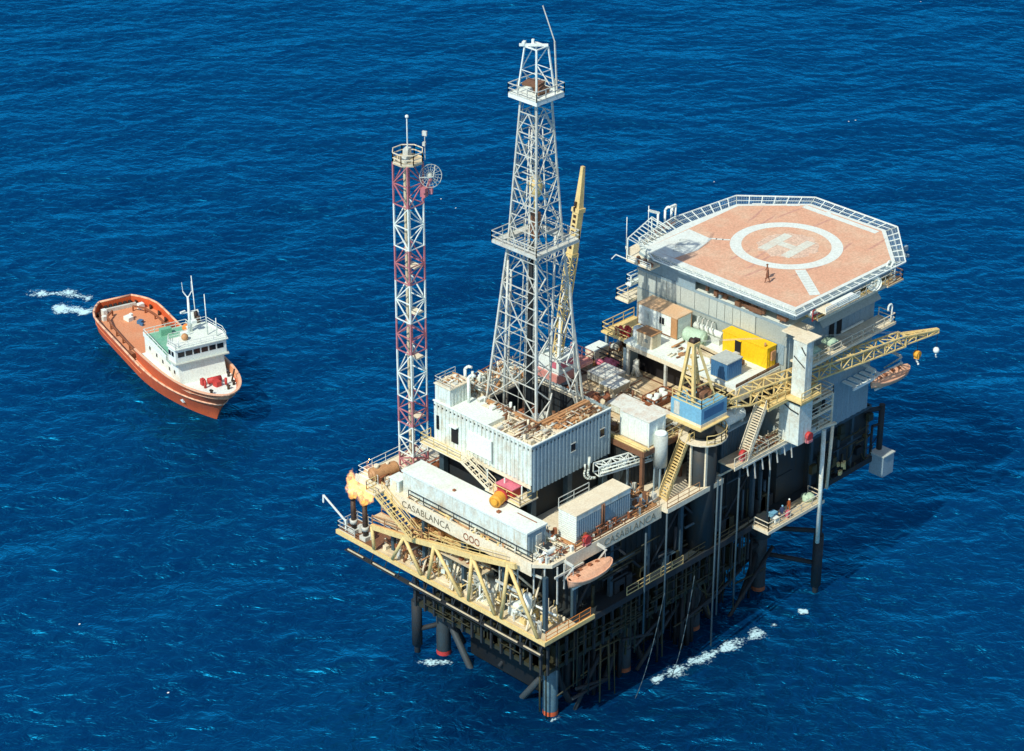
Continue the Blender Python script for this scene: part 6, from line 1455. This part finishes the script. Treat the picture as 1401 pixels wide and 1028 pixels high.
for (x, y) in ((28.6, -2.4), (24.2, 1.2)): MB().vessel((x, y-.4, 7.0), (x, y+.4, 7.0), .38, 10).build('life_raft', rubrail, bt, True)
MB().ell((30.9, -1.4, 10.5), .5, .5, .5).build('searchlight', timber, wh, True)
mt_ = MB(); mt_.tube((28.9, .3, 9.9), (28.6, .3, 15.2), .3, .14, 8); mt_.beam((28.6, .3, 15.0), (28.2, -.2, 15.9), .12); mt_.beam((28.6, .3, 15.0), (28.9, .8, 16.0), .12); mt_.beam((28.2, -.2, 15.9), (28.1, -.25, 17.2), .07); mt_.beam((28.9, .8, 16), (28.9, .8, 17.5), .07)
mt_.beam((28.7, -.7, 12.9), (28.7, 1.2, 12.9), .12); mt_.obox((29.2, .7, 11.6), (.6, .7, .4), 0); mt_.obox((28.7, -.6, 13.1), (.25, .8, .25), .3); mt_.tube((28.1, .3, 9.9), (28.6, .3, 12.8), .1)
mt_.build('mast', whiteclean, bt, True)
wp = MB()
for (x, y, z, h, l) in ((24.9, 2.8, 8.2, 7.6, -1.0), (31.0, 1.9, 10.0, 6.0, -.4), (32.0, 2.8, 10.0, 2.8, 0), (32.6, -3.0, 10.0, 1.4, 0)): wp.tube((x, y, z), (x+l, y, z+h), .09, .06, 6)
each(wp, 'whip_aerial', whiteclean, bt, True)
MB().rail([(29.8, -.2, 10.08), (29.8, -3.3, 10.08), (31.2, -4.0, 10.08), (33.1, -3.7, 10.08), (33.1, 3.7, 10.08), (31.2, 4.0, 10.08), (27.3, 3.2, 10.08), (27.3, .5, 10.08)], h=.85, w=.055).build('handrail', whiteclean, wh, True)
aw = MB(); aw.tube((35.6, -.3, ftop(36)-.4), (35.6, 1.6, ftop(36)-.4), .45, n=10); aw.obox((36.6, .6, ftop(36)-.5), (1.0, .8, .8), .2); aw.obox((35.2, -.9, ftop(36)-.5), (.6, .5, .9), .2); aw.tube((36.3, -1.0, ftop(36)-.9), (36.3, -1.0, ftop(36)+.2), .2); aw.tube((36.8, 1.8, ftop(36)-.9), (36.8, 1.8, ftop(36)+.1), .2)
aw.build('anchor_windlass', red, bt, True)
jb = MB()
for x, y in ((38.6, 1.4), (38.9, -1.2), (37.6, 2.6), (34.4, 3.2)): jb.tube((x, y, ftop(x)-.9), (x, y, ftop(x)-.3), .2); jb.obox((x, y, ftop(x)-.35), (.5, .3, .2), .4)
jb.tube((36.2, 2.9, ftop(36)-.9), (36.6, 3.2, ftop(36)+1.0), .12); each(jb, 'fore_bollard', soot, bt, True)

# ---------------------------------------------------------------- foam on the sea
foam_m = foam_material()
def foam(label, line, width, gain, seed):
    """one torn strip of foam along a line: a grid of vertices carrying a density that fades to nothing at its edges"""
    q = random.Random(seed); P = [Vector((x, y, 0)) for x, y in line]; pts = []
    for a, b in zip(P, P[1:]):
        n = max(2, int((b-a).length/.6)); pts += [a.lerp(b, i/n) for i in range(n)]
    pts.append(P[-1]); n = len(pts); K = 9; vs = []; de = []
    for i, p in enumerate(pts):
        u = (pts[min(n-1, i+1)]-pts[max(0, i-1)]).normalized(); v = Vector((-u.y, u.x, 0)); e = min(1, i/3, (n-1-i)/3); wv = width*(1+.35*math.sin(i*.9+seed))
        for k in range(K):
            s_ = k/(K-1)*2-1; vs.append(p+v*s_*wv*1.6+Vector((0, 0, .07))); de.append(gain*e*max(0, 1-abs(s_)**1.3)+(-1.0)*(1-e*(1-s_*s_)))
    me = bpy.data.meshes.new('sea_foam'); me.from_pydata(vs, [], [(i*K+k, (i+1)*K+k, (i+1)*K+k+1, i*K+k+1) for i in range(n-1) for k in range(K-1)])
    at = me.attributes.new('foam_amount', 'FLOAT', 'POINT'); at.data.foreach_set('value', de); me.materials.append(foam_m); me.update()
    o = bpy.data.objects.new('sea_foam', me); COL.objects.link(o); return tag(o, label, 'sea foam', kind='stuff')
foam('broken white foam line along the shaded right side of the platform', [(10.5, -3.6), (13.4, -4.2), (19, -5.0), (25, -5.8), (29.0, -6.6), (31, -6.9)], 1.5, 1.25, 1)
foam('small white foam streak at the far end of the foam line right of the platform', [(29.2, -6.2), (32.9, -6.9)], 1.0, 1.5, 2)
foam('short white foam streak beside the dark fender post on the right', [(33.8, -7.4), (37.6, -7.0)], .8, 1.6, 12)
foam('white wash around the far left platform leg', [(-4.8, 18.9), (-2.4, 16.2), (-1.2, 15.0), (.6, 12.8)], 1.1, 1.1, 3)
foam('little white wash before the front platform leg', [(-2.0, 4.0), (-1.9, 1.4)], .7, 1.1, 4)
foam('thin wash round the foot of the front platform leg', [(-1.6, 1.0), (-1.2, -1.2), (.4, -1.5), (1.6, -.6)], .8, 1.2, 14)
foam('white curling wake behind the stern of the supply boat', [(24.4, 116), (25, 118.8), (23.4, 121.5), (21.2, 124.5)], 2.4, 1.4, 5)
foam('faint outer arc of the supply boat wake', [(28.6, 120), (26.5, 126), (23, 129), (20.8, 128)], 2.0, 1.15, 6)
foam('few foam flecks along the supply boat hull', [(18.9, 99), (16.6, 90), (17.4, 82), (19.4, 77)], .7, .72, 7)
q = random.Random(9); g = MB()
for i in range(22):
    a, b = q.uniform(-60, 260), q.uniform(-60, 260)
    g.add([(a+.2*math.cos(j)*q.uniform(.5, 1.2), b+.15*math.sin(j)*q.uniform(.5, 1.2), .06) for j in (0, 1.2, 2.4, 3.7, 5)], [(0,1,2,3,4)])
tag(g.build('whitecap', paint('whitecap_foam', (.8, .86, .86), amount=.1, streak=False)), 'scattered tiny whitecaps far out on the open sea', 'whitecap', kind='stuff')

# ---------------------------------------------------------------- people
def person(label, c, rz, suit, hat, stride=.12):
    t = thing('person', label, 'person', c, rz)
    J = {'pel': (0,0,.95,.15), 'sp': (0,0,1.2,.145), 'ch': (.01,0,1.38,.155), 'nk': (.01,0,1.51,.06), 'hd': (.03,0,1.66,.1), 'tp': (.02,0,1.74,.075)}
    for s, n_ in ((1, 'l'), (-1, 'r')):
        k = stride*s
        J.update({'h'+n_: (0, .1*s, .9, .1), 'k'+n_: (.03+k*.6, .11*s, .5, .068), 'a'+n_: (k, .12*s, .09, .05), 't'+n_: (k+.17, .13*s, .05, .04),
                  's'+n_: (0, .2*s, 1.42, .065), 'e'+n_: (-k*.5, .26*s, 1.13, .05), 'w'+n_: (.1-k*.7, .27*s, .9, .036), 'f'+n_: (.13-k*.7, .265*s, .82, .03)})
    names = list(J); ix = {n_: i for i, n_ in enumerate(names)}
    E = [('pel','sp'), ('sp','ch'), ('ch','nk'), ('nk','hd'), ('hd','tp')]
    for n_ in 'lr': E += [('pel','h'+n_), ('h'+n_,'k'+n_), ('k'+n_,'a'+n_), ('a'+n_,'t'+n_), ('ch','s'+n_), ('s'+n_,'e'+n_), ('e'+n_,'w'+n_), ('w'+n_,'f'+n_)]
    me = bpy.data.meshes.new('body'); me.from_pydata([J[n_][:3] for n_ in names], [(ix[a], ix[b]) for a, b in E], [])
    me.materials.append(suit)
    o = bpy.data.objects.new('body', me); COL.objects.link(o); o.parent = t
    o.modifiers.new('skin', 'SKIN'); sv = me.skin_vertices[0].data
    for i, n_ in enumerate(names): sv[i].radius = (J[n_][3], J[n_][3]); sv[i].use_root = (n_ == 'pel')
    ss_ = o.modifiers.new('sub', 'SUBSURF'); ss_.levels = 1; ss_.render_levels = 1
    MB().ell((.03, 0, 1.7), .125, .12, .1, 10, 6).obox((.12, 0, 1.69), (.12, .16, .02), 0).build('hard_hat', hat, t, True)
    MB().ell((.055, 0, 1.63), .085, .08, .1, 8, 6).build('face', skin, t, True)
    g = MB()
    for s in (1, -1):
        w_ = J['f'+('l' if s > 0 else 'r')]
        for k in range(4): g.tube((w_[0]-.02+k*.018, w_[1], w_[2]), (w_[0]-.01+k*.02, w_[1]-s*.01, w_[2]-.075+abs(k-1.5)*.01), .009, .007, 5)
        g.tube((w_[0]+.03, w_[1], w_[2]+.03), (w_[0]+.06, w_[1]-s*.015, w_[2]-.02), .01, .008, 5)
    g.build('hand', skin, t, True)
    return t
brownsuit = paint('brown_overalls', (0.20, 0.085, 0.05), amount=0.2)
person('person in brown overalls with brown helmet nearer the white helideck circle', (37.3, 2.1, 40.02), 2.4, brownsuit, brown)
person('person in brown overalls with rusty red helmet nearer the helideck front edge', (36.4, 1.3, 40.02), 1.9, brownsuit, rust, .22)
person('person in orange overalls standing on the low loading platform', (33.6, -5.7, 14.03), 4.4, orangesuit, whiteclean)
person('person in dark overalls standing on the low loading platform beside the pink crate', (31.9, -6.1, 14.03), 4.0, denim, cabblue)
for o in list(bpy.data.objects):
    if o.parent is None and 'category' not in o and 'kind' not in o and o.type not in ('CAMERA', 'LIGHT'): print('untagged', o.name)
